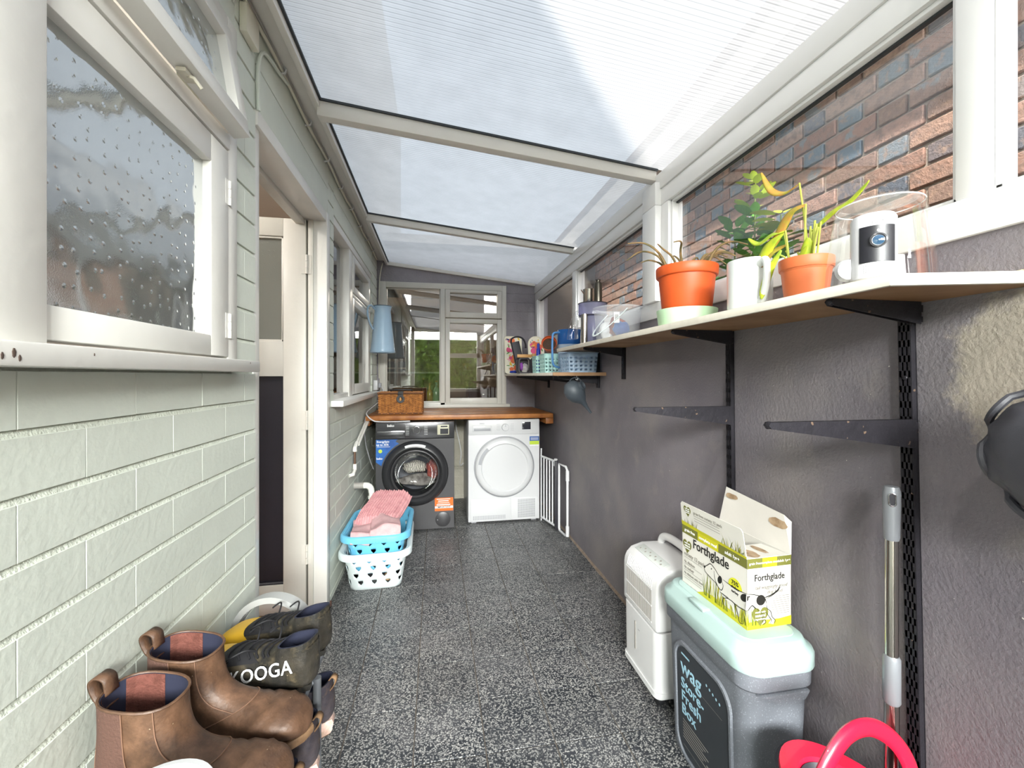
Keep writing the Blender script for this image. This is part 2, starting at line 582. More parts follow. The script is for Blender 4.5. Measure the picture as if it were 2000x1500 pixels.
def brick_field(parent, y0, y1, z0, z1, mat='sage', mortar='sage_mortar', k0=-16, k1=14, axis='x', xf=XL, L=.2285, off=.905):
    """courses of single bricks with sloping weather-struck bed joints"""
    joints = MB()
    sg = -1 if axis == 'x' else 1
    for k in range(k0, k1):
        za, zb = max(zc(k), z0), min(zc(k) + CH - JT, z1)
        if zb - za < .012:
            continue
        s = off + (.114 if k % 2 else 0) - 8 * L
        while s < y1:
            a, b = max(s + .0005, y0), min(s + L - .0005, y1)
            if b - a > .018:
                brick(parent, xf, a, b, za, zb, mat, axis)
            s += L
        zt, zl = zc(k) - .0012, zc(k) - JT - .001
        if zl > z0 and zt < z1:
            if axis == 'x':
                P = [(xf - .0050, zt), (xf - .001, zl), (xf - .012, zl), (xf - .012, zt)]
                joints.loft([[(px, y0, pz) for px, pz in P], [(px, y1, pz) for px, pz in P]])
            else:
                P = [(xf + .0055, zt), (xf + .001, zl), (xf + .012, zl), (xf + .012, zt)]
                joints.loft([[(y0, px, pz) for px, pz in P], [(y1, px, pz) for px, pz in P]])
    o = joints.build('mortar_joints', mortar, parent)
    return o
# backing masonry around the openings
def backing(y0, y1, z0, z1, nm='masonry', xa=-.70, xb=XL - .009):
    return bx(nm, 'sage_mortar', wall_left, xa, xb, y0, y1, z0, z1)
WN0, WN1, WNZ0, WNZ1 = -.30, 1.300, 1.242, 2.165     # near window opening
DR0, DR1, DRZ = 1.438, 2.335, 2.035                   # door opening
WF0, WF1, WFZ0, WFZ1 = 2.46, 3.86, 1.06, 2.09         # far window opening
backing(YF, DR0, 0, WNZ0)
backing(YF, WN0, WNZ0, 2.42)
backing(WN1, DR0, WNZ0, 2.42)
backing(DR1, WF0, 0, 2.42)
backing(WF0, WF1, 0, WFZ0)
backing(WF1, YB, 0, 2.42)
brick_field(wall_left, YF, DR0, 0, WNZ0 - .03)
brick_field(wall_left, WN1, DR0, WNZ0, 2.30)
brick_field(wall_left, DR1, WF0, 0, 2.30)
brick_field(wall_left, WF0, WF1, 0, WFZ0 - .03)
brick_field(wall_left, WF1, YB, 0, 2.30)
def lintel(y0, y1, z0, z1):
    bx('lintel', 'sage', wall_left, -.70, XL + .001, y0, y1, z0, z1, bevel=.003)
lintel(WN0 - .1, WN1 + .0, WNZ1, 2.235); lintel(WN0 - .1, WN1 + .0, 2.238, 2.42)
lintel(DR0, DR1, DRZ, 2.175); lintel(DR0, DR1, 2.178, 2.42)
lintel(WF0, WF1, WFZ1, 2.2); lintel(WF0, WF1, 2.203, 2.42)

# ------------------------------------------------------------------ near window (left wall)
w1 = struct('window_1')
GW = 'gloss_white'
fx0, fx1 = -.62, -.548
bx('jamb', GW, w1, fx0, fx1, 1.247, WN1, WNZ0, WNZ1, bevel=.003)
bx('jamb', GW, w1, fx0, fx1, WN0, WN0 + .05, WNZ0, WNZ1, bevel=.003)
bx('frame_head', GW, w1, fx0, fx1 - .001, WN0 + .05, 1.247, 2.12, WNZ1 - .001, bevel=.003)
bx('transom', GW, w1, fx0, fx1 + .004, .575, 1.25, 1.805, 1.845, bevel=.003)
bx('mullion', GW, w1, fx0, fx1 + .012, .575, .699, WNZ0, WNZ1, bevel=.004)
bx('window_sill', GW, w1, -.70, -.495, -.36, 1.316, 1.212, 1.243, bevel=.003)
# side-hung casement
cs = bx('casement', GW, w1, -.60, -.546, 1.157, 1.245, 1.252, 1.800, bevel=.003)
bx('casement_rail', GW, cs, -.60, -.546, .699, 1.157, 1.252, 1.303, bevel=.003)
bx('casement_rail', GW, cs, -.60, -.546, .699, 1.157, 1.732, 1.800, bevel=.003)
gl1 = bx('glass_pane', 'hammered_glass', cs, -.570, -.566, .695, 1.160, 1.300, 1.735)
for z in (1.335, 1.69):
    h = MB()
    for q in range(3):
        h.lathe([(.0045, 0), (.0045, .021)], 10, (-.5445, 1.247, z - .033 + q * .022))
    h.box(-.5475, -.5455, 1.228, 1.266, z - .033, z + .033)
    h.build('hinge', GW, cs, smooth=True)
bx('fixed_pane', 'hammered_glass', w1, -.570, -.566, WN0 + .05, .58, WNZ0 + .02, 2.12)
pm('chip_dark', '#4a3c34', .8)
for (cy_, cz_, r_) in ((.600, 1.228, .004), (.607, 1.222, .0028), (.586, 1.224, .003), (.72, 1.232, .0015), (1.25, 1.236, .0016)):
    MB().lathe([(r_, 0), (r_ * .8, .0006), (.0001, .0008)], 7, M=Matrix.Translation((-.4950, cy_, cz_)) @ Matrix.Rotation(R(90), 4, 'Y') @ Matrix.Diagonal((1.6, .7, 1, 1))).build('paint_chip', 'chip_dark', w1)
# top-hung vent, open at the bottom
vh = Matrix.Translation((-.56, 0, 2.118)) @ Matrix.Rotation(R(-9.5), 4, 'Y')
def vb(nm, m, y0, y1, z0, z1, d0=-.02, d1=.022, par=None, bev=.003):
    o = bx(nm, m, par or w1, d0, d1, y0, y1, z0, z1, bevel=bev)
    o.data.transform(vh)
    return o
vent = vb('vent_sash', GW, .70, 1.243, -.285, -.238)
vb('vent_rail', GW, .70, 1.243, -.045, 0, par=vent)
vb('vent_stile', GW, 1.195, 1.243, -.24, -.04, par=vent)
vb('vent_stile', GW, .70, .745, -.24, -.04, par=vent)
vb('glass_pane', 'hammered_glass', .74, 1.20, -.245, -.04, -.004, 0, par=vent, bev=0)
pm('old_brass', '#c9c4b4', .4, .6)
cz = MB().box(-.524, -.506, .97, 1.01, 1.826, 1.834)
cz.tube([(-.515, .99, 1.83), (-.50, .99, 1.825), (-.49, 1.0, 1.81)], .004, 8)
cz.build('stay_catch', 'old_brass', vent, smooth=True)

# ------------------------------------------------------------------ door in the left wall
d1 = struct('door_1')
fr = bx('door_frame', GW, d1, -.632, -.545, DR1 - .062, DR1, 0.0, DRZ, bevel=.004)
bx('door_frame_near', GW, d1, -.675, -.56, DR0, DR0 + .045, 0.0, DRZ, bevel=.004)
bx('door_head', GW, d1, -.675, -.548, DR0, DR1, 1.985, DRZ, bevel=.004)
bx('door_stop', 'cream_paint', d1, -.632, -.608, DR1 - .074, DR1 - .062, 0, 1.985, bevel=.002)
bx('head_stop', 'cream_paint', d1, -.69, -.648, DR0, DR1 - .06, 1.962, 1.986, bevel=.002)
DY = 2.262
CP = 'cream_paint'
leaf = bx('door_leaf', CP, d1, -.747, -.642, DY, DY + .042, .02, 1.985, bevel=.002)        # hinge stile
bx('lock_stile', CP, leaf, -1.42, -1.315, DY, DY + .042, .02, 1.985, bevel=.002)
bx('top_rail', CP, leaf, -1.315, -.747, DY, DY + .042, 1.895, 1.985, bevel=.002)
bx('middle_rail', CP, leaf, -1.315, -.747, DY, DY + .042, 1.20, 1.372, bevel=.002)
bx('bottom_rail', CP, leaf, -1.315, -.747, DY, DY + .042, .02, .165, bevel=.002)
bx('weather_board', GW, leaf, -1.40, -.665, DY - .035, DY, .035, .10, bevel=.012)
pm('black_paint', '#1e1d26', .45, var=.1, vs=8, speck=(140, .74, '#3b3a44'))
bx('lower_panel', 'black_paint', leaf, -1.315, -.747, DY + .018, DY + .028, .165, 1.20)
bx('glass_pane', 'door_glass', leaf, -1.315, -.747, DY + .02, DY + .025, 1.372, 1.895)
bd = MB()
for a, b_, c_, d_ in ((-1.315, -.747, 1.884, 1.895), (-1.315, -.747, 1.372, 1.383), (-.757, -.747, 1.372, 1.895)):
    bd.box(a, b_, DY + .006, DY + .02, c_, d_)
bd.build('glazing_bead', CP, leaf, bevel=.002)
bd = MB().box(-1.315, -.747, DY + .008, DY + .018, .165, .18).box(-.755, -.747, DY + .008, DY + .018, .18, 1.2)
bd.build('panel_bead', 'black_paint', leaf, bevel=.002)
for z in (.31, .98, 1.76):
    h = MB()
    for q in range(3):
        h.lathe([(.006, 0), (.006, .030)], 10, (-.637, DY - .004, z - .048 + q * .032))
    h.box(-.662, -.615, DY - .003, DY, z - .048, z + .048)
    h.build('hinge', CP, leaf, smooth=True)
bx('threshold', 'red_tile', d1, -.80, -.54, DR0, DR1 + .02, -.02, .022, bevel=.003)

# ------------------------------------------------------------------ far window (left wall)
w2 = struct('window_2')
gx0, gx1 = -.645, -.572
bx('frame_head', GW, w2, gx0, gx1 + .012, WF0, WF1, 2.045, WFZ1, bevel=.003)
bx('jamb', GW, w2, gx0, gx1 + .006, WF1 - .045, WF1, WFZ0, WFZ1, bevel=.003)
bx('jamb', GW, w2, gx0, gx1 + .006, WF0, WF0 + .04, WFZ0, WFZ1, bevel=.003)
bx('mullion', GW, w2, gx0, gx1 + .006, 2.94, 3.06, WFZ0, WFZ1, bevel=.004)
bx('frame_bottom', GW, w2, gx0, gx1, WF0, 2.95, WFZ0, 1.095, bevel=.003)
bx('window_sill', GW, w2, -.70, -.492, 2.40, 3.90, 1.035, 1.068, bevel=.004)
bx('fixed_pane', 'glass', w2, -.610, -.606, WF0 + .03, 2.95, 1.09, 2.05)
cs2 = bx('casement', GW, w2, -.62, -.565, 3.06, 3.12, 1.075, 1.745, bevel=.003)
bx('stile', GW, cs2, -.62, -.565, 3.745, 3.81, 1.075, 1.745, bevel=.003)
bx('rail', GW, cs2, -.62, -.565, 3.12, 3.745, 1.075, 1.145, bevel=.003)
bx('rail', GW, cs2, -.62, -.565, 3.12, 3.745, 1.695, 1.745, bevel=.003)
bx('glass_pane', 'glass', cs2, -.596, -.592, 3.11, 3.76, 1.14, 1.70)
bx('transom', GW, w2, gx0, gx1 + .004, 3.06, 3.815, 1.75, 1.775, bevel=.003)
vs2 = bx('vent_sash', GW, w2, -.62, -.562, 3.06, 3.12, 1.78, 2.04, bevel=.003)
bx('stile', GW, vs2, -.62, -.562, 3.745, 3.81, 1.78, 2.04, bevel=.003)
bx('rail', GW, vs2, -.62, -.562, 3.12, 3.745, 1.78, 1.83, bevel=.003)
bx('rail', GW, vs2, -.62, -.562, 3.12, 3.745, 1.995, 2.04, bevel=.003)
bx('glass_pane', 'glass', vs2, -.596, -.592, 3.11, 3.76, 1.82, 2.0)

# ------------------------------------------------------------------ house interior behind the left wall
rm = struct('wall_house_room')
bx('room_wall', 'plaster', rm, -3.2, -3.1, YF, YB + .1, 0, 2.42)
bx('room_wall', 'pink_plaster', rm, -3.1, -.70, 3.95, 4.05, 0, 2.42)
bx('room_wall', 'plaster', rm, -3.1, -.70, YF - .1, YF, 0, 2.42)
bx('room_ceiling', 'plaster', rm, -3.2, -.555, YF, 4.2, 2.42, 2.50)
bx('room_floor', 'house_brick', rm, -3.2, -.70, YF, 4.2, -.06, 0.0)
lamp = bpy.data.lights.new('house_room_fill', 'POINT'); lamp.energy = 30; lamp.shadow_soft_size = .12; lamp.color = (1, .97, .93)  # added unseen fill, brightens the room behind the door
lo = bpy.data.objects.new('house_room_fill', lamp); lo.location = (-1.6, 1.6, 2.25); COL.objects.link(lo)
# upper storey of the house; its near corner shades the far part of the roof
up = MB().box(-3.4, -.60, .20, 7.5, 2.50, 5.4).build('wall_upper_storey', 'plaster'); up['kind'] = 'structure'

# ------------------------------------------------------------------ back wall
wall_back = struct('wall_back')
BX0, BX1, BZ0, BZ1 = -.53, .69, .875, 2.105
def bk(x0, x1, z0, z1, m):
    bx('masonry', m, wall_back, x0, x1, YB + .004, YB + .16, z0, z1)
bk(XL - .15, 1.12, 0, .86, 'cream_brick')
bk(XL - .15, BX0, .86, 2.42, 'dark_paint_brick')
bk(BX1, 1.12, .86, 2.42, 'dark_paint_brick')
bk(BX0, BX1, BZ1, 2.42, 'dark_paint_brick')
brick_field(wall_back, BX1, XR, .87, 2.30, 'dark_paint_brick', 'dark_paint_brick', axis='y', xf=YB, off=.80)
brick_field(wall_back, XL, BX0, .87, 2.30, 'dark_paint_brick', 'dark_paint_brick', axis='y', xf=YB, off=.80)
brick_field(wall_back, .0, .45, 0, .86, 'cream_brick', 'cream_brick', axis='y', xf=YB, off=.80)
bx('painted_lintel', 'dark_paint_brick', wall_back, BX0, BX1, YB, YB + .05, BZ1, 2.32)

# window in the back wall
w3 = struct('window_3')
y0, y1 = YB - .012, YB + .07
WC = 'cream_paint'
bx('jamb', WC, w3, BX0, -.472, y0, y1, BZ0, BZ1, bevel=.003)
bx('jamb', WC, w3, .645, BX1, y0, y1, BZ0, BZ1, bevel=.003)
bx('frame_head', WC, w3, -.472, .645, y0, y1, 2.050, BZ1, bevel=.003)
bx('mullion', WC, w3, .040, .086, y0, y1, BZ0, BZ1 - .05, bevel=.003)
bx('frame_bottom', WC, w3, -.472, .645, y0, y1, BZ0, .945, bevel=.003)
bx('window_sill', WC, w3, -.545, .72, YB - .05, YB + .05, .895, .925, bevel=.003)
bx('fixed_pane', 'glass_back', w3, -.475, .042, YB + .028, YB + .032, .94, 2.055)
bd = MB()
for a, b_, c_, d_ in ((-.472, .04, 2.038, 2.05), (-.472, .04, .945, .957), (-.472, -.462, .95, 2.05), (.03, .04, .95, 2.05)):
    bd.box(a, b_, YB + .01, YB + .027, c_, d_)
bd.build('glazing_bead', WC, w3, bevel=.002)
c3 = bx('casement', WC, w3, .088, .133, y0 - .008, y1 - .02, .930, 1.765, bevel=.003)
bx('stile', WC, c3, .598, .643, y0 - .008, y1 - .02, .930, 1.765, bevel=.003)
bx('rail', WC, c3, .133, .598, y0 - .008, y1 - .02, .930, .985, bevel=.003)
bx('rail', WC, c3, .133, .598, y0 - .008, y1 - .02, 1.722, 1.765, bevel=.003)
bx('glass_pane', 'glass_back', c3, .128, .603, YB + .018, YB + .022, .98, 1.727)
v3 = bx('vent_sash', WC, w3, .088, .133, y0 - .008, y1 - .02, 1.775, 2.047, bevel=.003)
bx('stile', WC, v3, .598, .643, y0 - .008, y1 - .02, 1.775, 2.047, bevel=.003)
bx('rail', WC, v3, .133, .598, y0 - .008, y1 - .02, 1.775, 1.828, bevel=.003)
bx('rail', WC, v3, .133, .598, y0 - .008, y1 - .02, 2.018, 2.047, bevel=.003)
bx('glass_pane', 'glass_back', v3, .128, .603, YB + .018, YB + .022, 1.82, 2.022)

# kitchen behind the back window
kt = struct('wall_kitchen')
bx('kitchen_back', 'kitchen_wall', kt, -2.2, 2.6, 7.2, 7.3, 0, 2.5)
bx('kitchen_side', 'kitchen_wall', kt, -2.3, -2.2, 4.3, 7.3, 0, 2.5)
bx('kitchen_side', 'kitchen_wall', kt, 2.6, 2.7, 4.3, 7.3, 0, 2.5)
bx('kitchen_front', 'kitchen_dark', kt, -2.3, -.53, YB + .17, YB + .25, 0, 2.5)
bx('kitchen_front', 'kitchen_dark', kt, .69, 2.7, YB + .17, YB + .25, 0, 2.5)
bx('kitchen_front', 'kitchen_dark', kt, -.53, .69, YB + .17, YB + .25, 0, .86)
bx('kitchen_front', 'kitchen_dark', kt, -.53, .69, YB + .17, YB + .25, 2.11, 2.5)
bx('kitchen_ceiling', 'plaster', kt, -2.3, 2.7, 4.2, 7.3, 2.5, 2.58)
bx('kitchen_floor', 'kitchen_dark', kt, -2.3, 2.7, 4.34, 7.3, -.06, 0)
bx('inner_sill', 'cream_paint', kt, -.60, .75, YB + .07, YB + .40, .88, .915, bevel=.003)

# ------------------------------------------------------------------ right wall: rendered dwarf wall, glazing above
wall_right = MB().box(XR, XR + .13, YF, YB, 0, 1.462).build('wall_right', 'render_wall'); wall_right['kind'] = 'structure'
bb = MB()
prev = None
rings = []
for i in range(60):
    y = YF + (YB - YF) * i / 59
    h = .012 + .010 * noise.noise((y * 6, 1, 0)); d = .012 + .008 * noise.noise((y * 5, 3, 0))
    rings.append([(XR + .001, y, 0), (XR - d, y, 0), (XR - d * .45, y, h * .55), (XR + .001, y, h)])
bb.loft(rings)
bo = bb.build('baseboard_right', 'brown_mortar', smooth=True); bo['kind'] = 'structure'

w4 = struct('window_4')
UP = 'upvc'
bx('bottom_rail', UP, w4, XR - .008, XR + .07, YF, YB, 1.462, 1.535, bevel=.004)
bx('top_rail', UP, w4, XR, XR + .07, YF, YB, 1.962, 2.035, bevel=.004)
bx('head_beam', UP, w4, XR - .006, XR + .08, YF, YB, 2.035, 2.108, bevel=.004)
def post(y0, y1, x0=XR, nm='mullion'):
    bx(nm, UP, w4, x0, XR + .07, y0, y1, 1.535, 1.962, bevel=.004)
post(.600, .650, XR - .004)
post(1.675, 1.735); post(1.735, 1.855, XR - .028, 'roof_post')
bx('roof_post_top', UP, w4, XR - .028, XR + .04, 1.735, 1.855, 1.962, 2.065, bevel=.004)
post(2.905, 2.985)
post(4.08, YB)
for a, b_ in ((YF, .600), (.650, 1.675), (1.855, 2.905), (2.985, 4.08)):
    bx('glass_pane', 'glass_out', w4, XR + .040, XR + .046, a, b_, 1.535, 1.962)
    bd = MB()
    bd.box(XR + .012, XR + .04, a, b_, 1.535, 1.548).box(XR + .012, XR + .04, a, b_, 1.950, 1.962)
    bd.box(XR + .012, XR + .04, a, a + .014, 1.535, 1.962).box(XR + .012, XR + .04, b_ - .014, b_, 1.535, 1.962)
    bd.build('glazing_bead', UP, w4, bevel=.003)
    gk = MB().box(XR + .030, XR + .041, a + .012, b_ - .012, 1.944, 1.951)
    gk.build('gasket', 'gasket', w4)

# ------------------------------------------------------------------ roof
ceil = struct('ceiling')
RX0, RZ0, RX1, RZ1 = -.49, 2.292, 1.16, 2.112
def rz(x):
    return RZ0 + (RZ1 - RZ0) * (x - RX0) / (RX1 - RX0)
bx('wall_plate', 'alu_white', ceil, XL - .02, -.462, YF, YB, 2.300, 2.40, bevel=.004)
lip = MB()
lip.prism([(-.475, 2.262), (-.452, 2.258), (-.452, 2.302), (-.475, 2.302)], YF, YB, 'y')
lip.build('plate_lip', 'alu_white', ceil, bevel=.002)
def sheet(y0, y1):
    n = max(2, int((y1 - y0) / .0172))
    rows = []
    for i in range(n * 2 + 1):
        y = y0 + (y1 - y0) * i / (n * 2)
        dz = .0016 if i % 2 else 0
        rows.append([(x, y, rz(x) + .006 + dz) for x in (-.48, .2, .7, 1.16)])
    o = MB().loft(rows, False, False, closed=False).build('roof_sheet', 'polycarbonate', ceil, smooth=True, angle=80)
    g = MB()
    for ya in (y0, y1 - .010):
        P = [(-.455, rz(-.455) - .004), (XR, rz(XR) - .004), (XR, rz(XR) + .004), (-.455, rz(-.455) + .004)]
        g.prism(P, ya, ya + .010, 'y')
    g.prism([(-.455, rz(-.455) - .004), (-.443, rz(-.443) - .004), (-.443, rz(-.443) + .004), (-.455, rz(-.455) + .004)], y0, y1, 'y')
    g.build('gasket', 'gasket', ceil)
def gbar(yc, w=.05, dep=.055):
    def zz(x, d):
        return rz(x) - d
    P = [(-.462, zz(-.462, dep)), (XR - .002, zz(XR, dep * .75)), (XR - .002, zz(XR, -.004)), (-.462, zz(-.462, -.004))]
    MB().prism(P, yc - w / 2, yc + w / 2, 'y').build('glazing_bar', 'alu_white', ceil, bevel=.003)
sheet(YF, .62); sheet(.62, 1.768); sheet(1.812, 2.94); sheet(2.98, YB)
gbar(1.79, .046, .062); gbar(2.96, .040, .05); gbar(YB - .012, .026, .03)
pm('brown_leaf', '#8c8680', .8)
lf = MB().lathe([(.0001, .0), (.008, .001), (.011, .003), (.006, .006), (.0001, .007)], 8, (0, 0, 0))
lfo = lf.build('fallen_leaf', 'brown_leaf', smooth=True); lfo.location = (-.083, 1.02, rz(-.083) + .012); lfo.scale = (1, 1.3, 1)
tag(lfo, 'small grey curled leaf lying on the clear roof sheet', 'leaf')

# ------------------------------------------------------------------ end wall behind the camera: white glazed door and garden
wf = struct('wall_front')
bx('front_panel', GW, wf, XL, .25, YF - .06, YF, 0, .08)
for a, b_ in ((XL, XL + .08), (.16, .30), (XR - .07, XR + .1)):
    bx('front_post', GW, wf, a, b_, YF - .06, YF, 0, 2.3, bevel=.004)
bx('front_head_block', GW, wf, XL, XR + .1, YF - .06, YF, 2.20, 3.3, bevel=.004)  # unseen height above the roof, added to keep the fill light off it
bx('front_rail', GW, wf, .30, XR, YF - .06, YF, 1.62, 1.72, bevel=.004)
bx('front_rail', GW, wf, .30, XR, YF - .06, YF, .85, .92, bevel=.004)
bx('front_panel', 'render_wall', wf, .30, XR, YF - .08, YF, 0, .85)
bx('front_pane', 'glass', wf, XL, XR, YF - .034, YF - .03, .05, 2.21)
sg_ = MB()
for q in range(5):
    sg_.box(XR + .14 + q * .116, XR + .14 + q * .116 + .110, YF - .03, YF, 0, 2.05)
sgo = sg_.build('wall_side_blocker', 'blocker_wood'); sgo['kind'] = 'structure'  # unseen boards added to keep the fill light off the outside bricks
gr = MB().box(-12, 12, -12, 14, -.2, -.065).build('ground', 'paving'); gr['kind'] = 'structure'
hd = MB()
rg = random.Random(3)
for _ in range(5200):
    x = rg.uniform(-6, 7); z = rg.uniform(-.05, 2.9); y = -7.6 + rg.uniform(-.45, .45)
    s = rg.uniform(.07, .15)
    a = Vector((rg.uniform(-1, 1), rg.uniform(-1, 1), rg.uniform(-1, 1))).normalized(); b_ = a.orthogonal().normalized()
    p = Vector((x, y, z))
    hd.add([p - a * s, p + b_ * s * .45, p + a * s, p - b_ * s * .45], [(0, 1, 2, 3)])
hd.box(-6.5, 7.5, -9.0, -8.0, -.06, 2.8)
ho = hd.build('hedge', 'leaf_hedge', kind='stuff'); tag(ho, 'green garden hedge beyond the glazed end wall', 'hedge')

# ------------------------------------------------------------------ neighbouring brick building outside the right glazing
XN = 1.70
nb = MB().box(XN + .006, XN + .3, -1.5, 7.0, -.06, 2.66).build('wall_neighbour', 'lime_mortar'); nb['kind'] = 'structure'
bstr = {}
def obrick(y0, y1, z, head):
    key = head
    if key not in bstr:
        L = .1025 if head else .215
        o = MB().box(-.008, .008, -L / 2, L / 2, -.0325, .0325).build('brick', 'brick_header' if head else 'brick_out', nb, bevel=.004, seg=1)
        bstr[key] = o
    else:
        o = bstr[key].copy(); COL.objects.link(o); o.parent = nb
    o.location = (XN + .004 + random.uniform(-.002, .002), (y0 + y1) / 2, z)
    o.rotation_euler = (random.uniform(-.01, .01), 0, random.uniform(-.012, .012))
cnt = 0
rest = MB()
for k in range(-17, 16):
    z = 1.53 + .075 * k
    s = -.25 + (k % 2) * .16875
    hh = True
    while s < 6.5:
        L = .1025 if hh else .215
        vis = (k >= 0 and .85 < s < 3.9 + .0 and z < 2.45)
        if vis and cnt < 298:
            obrick(s, s + L, z, hh); cnt += 1
        else:
            rest.box(XN - .004, XN + .008, s, s + L, z - .0325, z + .0325)
        s += L + .010
        hh = not hh
ro = rest.build('brickwork', 'brick_out', nb, kind='stuff')
bx('eaves_soffit', 'soffit', nb, XN - .27, XN + .1, -1.5, 7.0, 2.62, 2.65)
bx('fascia', 'soffit', nb, XN - .29, XN - .27, -1.5, 7.0, 2.60, 2.78)
rf = MB().prism([(XN - .30, 2.76), (XN + 1.6, 3.6), (XN + 1.6, 3.65), (XN - .30, 2.82)], -1.5, 7.0, 'y').build('neighbour_roof', 'roof_tile', nb)

# ================================================================== far end: worktop, machines, hamper, jug
pm('pine', '#b5773f', .42, col2='#8e5427', vs=9, world=True, bump=.05, bs=40)
pm('pine_top', '#a8763f', .4, col2='#84592f', vs=7, world=True)
wt = thing('worktop', 'narrow varnished pine worktop under the back window', 'worktop', (0, 0, 0))
for i, (a, b_) in enumerate(((3.385, 3.60), (3.602, 3.84), (3.842, 4.168))):
    bx('plank', 'pine', wt, -.535, .955, a, b_, .857, .893, bevel=.004)
bx('support_batten', 'pine', wt, -.55, -.51, 3.42, 4.16, .815, .857, bevel=.002)
bx('support_batten', 'pine', wt, .90, .965, 3.42, 4.16, .805, .857, bevel=.002)

pm('graphite', '#454446', .38, .25, var=.05, vs=4)
pm('graphite_gloss', '#4a4a4c', .22, .45)
pm('graphite_dark', '#2b2b2d', .35)
pm('chrome', '#c8c8ca', .18, 1.0)
pm('drum', '#55565a', .4, .7, bump=.2, bs=120)
pm('white_enamel', '#cfcfd1', .28)
pm('white_plastic', '#cdcdcf', .35)
pm('mark_shade_grey', '#9c9da2', .45)  # grey for marks, feet and plug, also standing for shade in recesses
pm('print_white', '#e2e2e2', .5)
pm('vent_grey', '#77787c', .6)
pm('print_black', '#161616', .5)
pm('sticker_blue', '#1f64b0', .4, col2='#0d3f86', vs=9)
pm('sticker_orange', '#ee6a1f', .45)
pm('sticker_green', '#b6cf3a', .45)
pm('label_grey', '#c2bfa8', .45)
pm('screen_dark', '#2a2b33', .15)
mat_glass('bowl_glass', (.95, .96, .97, 1), .35)

def hole_plate(w, z0, z1, cx, cz, r, y, n=64):
    """front plate with a round hole"""
    inner = [(cx + r * math.cos(2 * PI * i / n), y, cz + r * math.sin(2 * PI * i / n)) for i in range(n)]
    outer = []
    for i in range(n):
        a = 2 * PI * i / n
        dx, dz = math.cos(a), math.sin(a)
        k = 1e9
        if dx > 1e-6: k = min(k, (w / 2 - cx) / dx)
        if dx < -1e-6: k = min(k, (-w / 2 - cx) / dx)
        if dz > 1e-6: k = min(k, (z1 - cz) / dz)
        if dz < -1e-6: k = min(k, (z0 - cz) / dz)
        outer.append([cx + dx * k, y, cz + dz * k])
    # snap nearest points to the corners
    for sx in (-w / 2, w / 2):
        for sz in (z0, z1):
            j = min(range(n), key=lambda q: (outer[q][0] - sx) ** 2 + (outer[q][2] - sz) ** 2)
            outer[j] = [sx, y, sz]
    return inner, [tuple(p) for p in outer]

def ylathe(prof, n=64, c=(0, 0, 0), cap0=False, cap1=False):
    """lathe around the Y axis; prof = (radius, y)"""
    m = MB()
    rings = [[(c[0] + r * math.cos(2 * PI * i / n), c[1] + y, c[2] + r * math.sin(2 * PI * i / n)) for i in range(n)] for r, y in prof]
    return m.loft(rings, cap0, cap1)

TXT = frame_M((0, 0, 0), (1, 0, 0), (0, 0, 1))      # text plane facing -Y
def tM(x, y, z):
    return Matrix.Translation((x, y, z)) @ TXT

# ---- washing machine
wm = thing('washing_machine', 'dark graphite washing machine with round glass door and blue corner sticker', 'washing machine', (-.1575, 3.345, 0))
W, D, Hh = .595, .56, .848
b = MB()
b.box(-W / 2, W / 2, .012, D, .012, Hh - .001)
b.f = [f for f in b.f if f != (0, 1, 5, 4)]     # open front, closed by the panel with the door hole
body = b.build('body', 'graphite', wm, bevel=.006)
# open the body behind the door: drum mouth
inner, outer = hole_plate(W - .004, .014, .715, 0, .452, .195, 0.0)
m = MB()
m.loft([inner, outer], False, False)
m.loft([outer, [(x, .013, z) for x, y, z in outer]], False, False)
m.loft([inner, [(x, .013, z) for x, y, z in inner]], False, False)
m.build('front_panel', 'graphite', wm, smooth=True)
bx('control_panel', 'graphite_gloss', wm, -W / 2 + .001, W / 2 - .001, -.006, .02, .718, Hh, bevel=.006)
bx('plinth_foot', 'graphite_dark', wm, -.25, -.20, .03, .09, 0, .014); bx('plinth_foot', 'graphite_dark', wm, .20, .25, .03, .09, 0, .014)
dr = bx('detergent_drawer', 'graphite_gloss', wm, -.288, -.078, -.009, .0, .724, .785, bevel=.003)
bx('drawer_recess', 'graphite_dark', dr, -.275, -.09, -.0095, -.005, .738, .765, bevel=.002)
bx('drawer_trim', 'chrome', dr, -.286, -.080, -.012, -.008, .772, .778, bevel=.001)
kn = ylathe([(.030, 0), (.030, -.012), (.027, -.015), (.0001, -.015)], 40, (.009, -.006, .786), False, False).build('program_knob', 'graphite_dark', wm, smooth=True)
ylathe([(.031, -.004), (.031, -.013), (.028, -.0155), (.0265, -.0155)], 40, (.009, -.006, .786)).build('knob_ring', 'chrome', kn, smooth=True)
dp = bx('display', 'label_grey', wm, .166, .256, -.0075, -.004, .745, .822, bevel=.001)
bx('screen', 'screen_dark', dp, .188, .250, -.0082, -.007, .750, .792)
bx('screen_caption', 'screen_dark', dp, .192, .244, -.0080, -.0072, .804, .814)
mk = MB()
for s_ in (-1, 1):
    for q in range(7):
        mk.box(.009 + s_ * .070 - .013, .009 + s_ * .070 + .013, -.0068, -.006, .749 + q * .0125, .7515 + q * .0125)
mk.build('program_marks', 'print_white', wm, kind='stuff')
text('brand_lettering', 'beko', .026, 'print_white', wm, tM(-.185, -.0065, .822), bold=.0006)
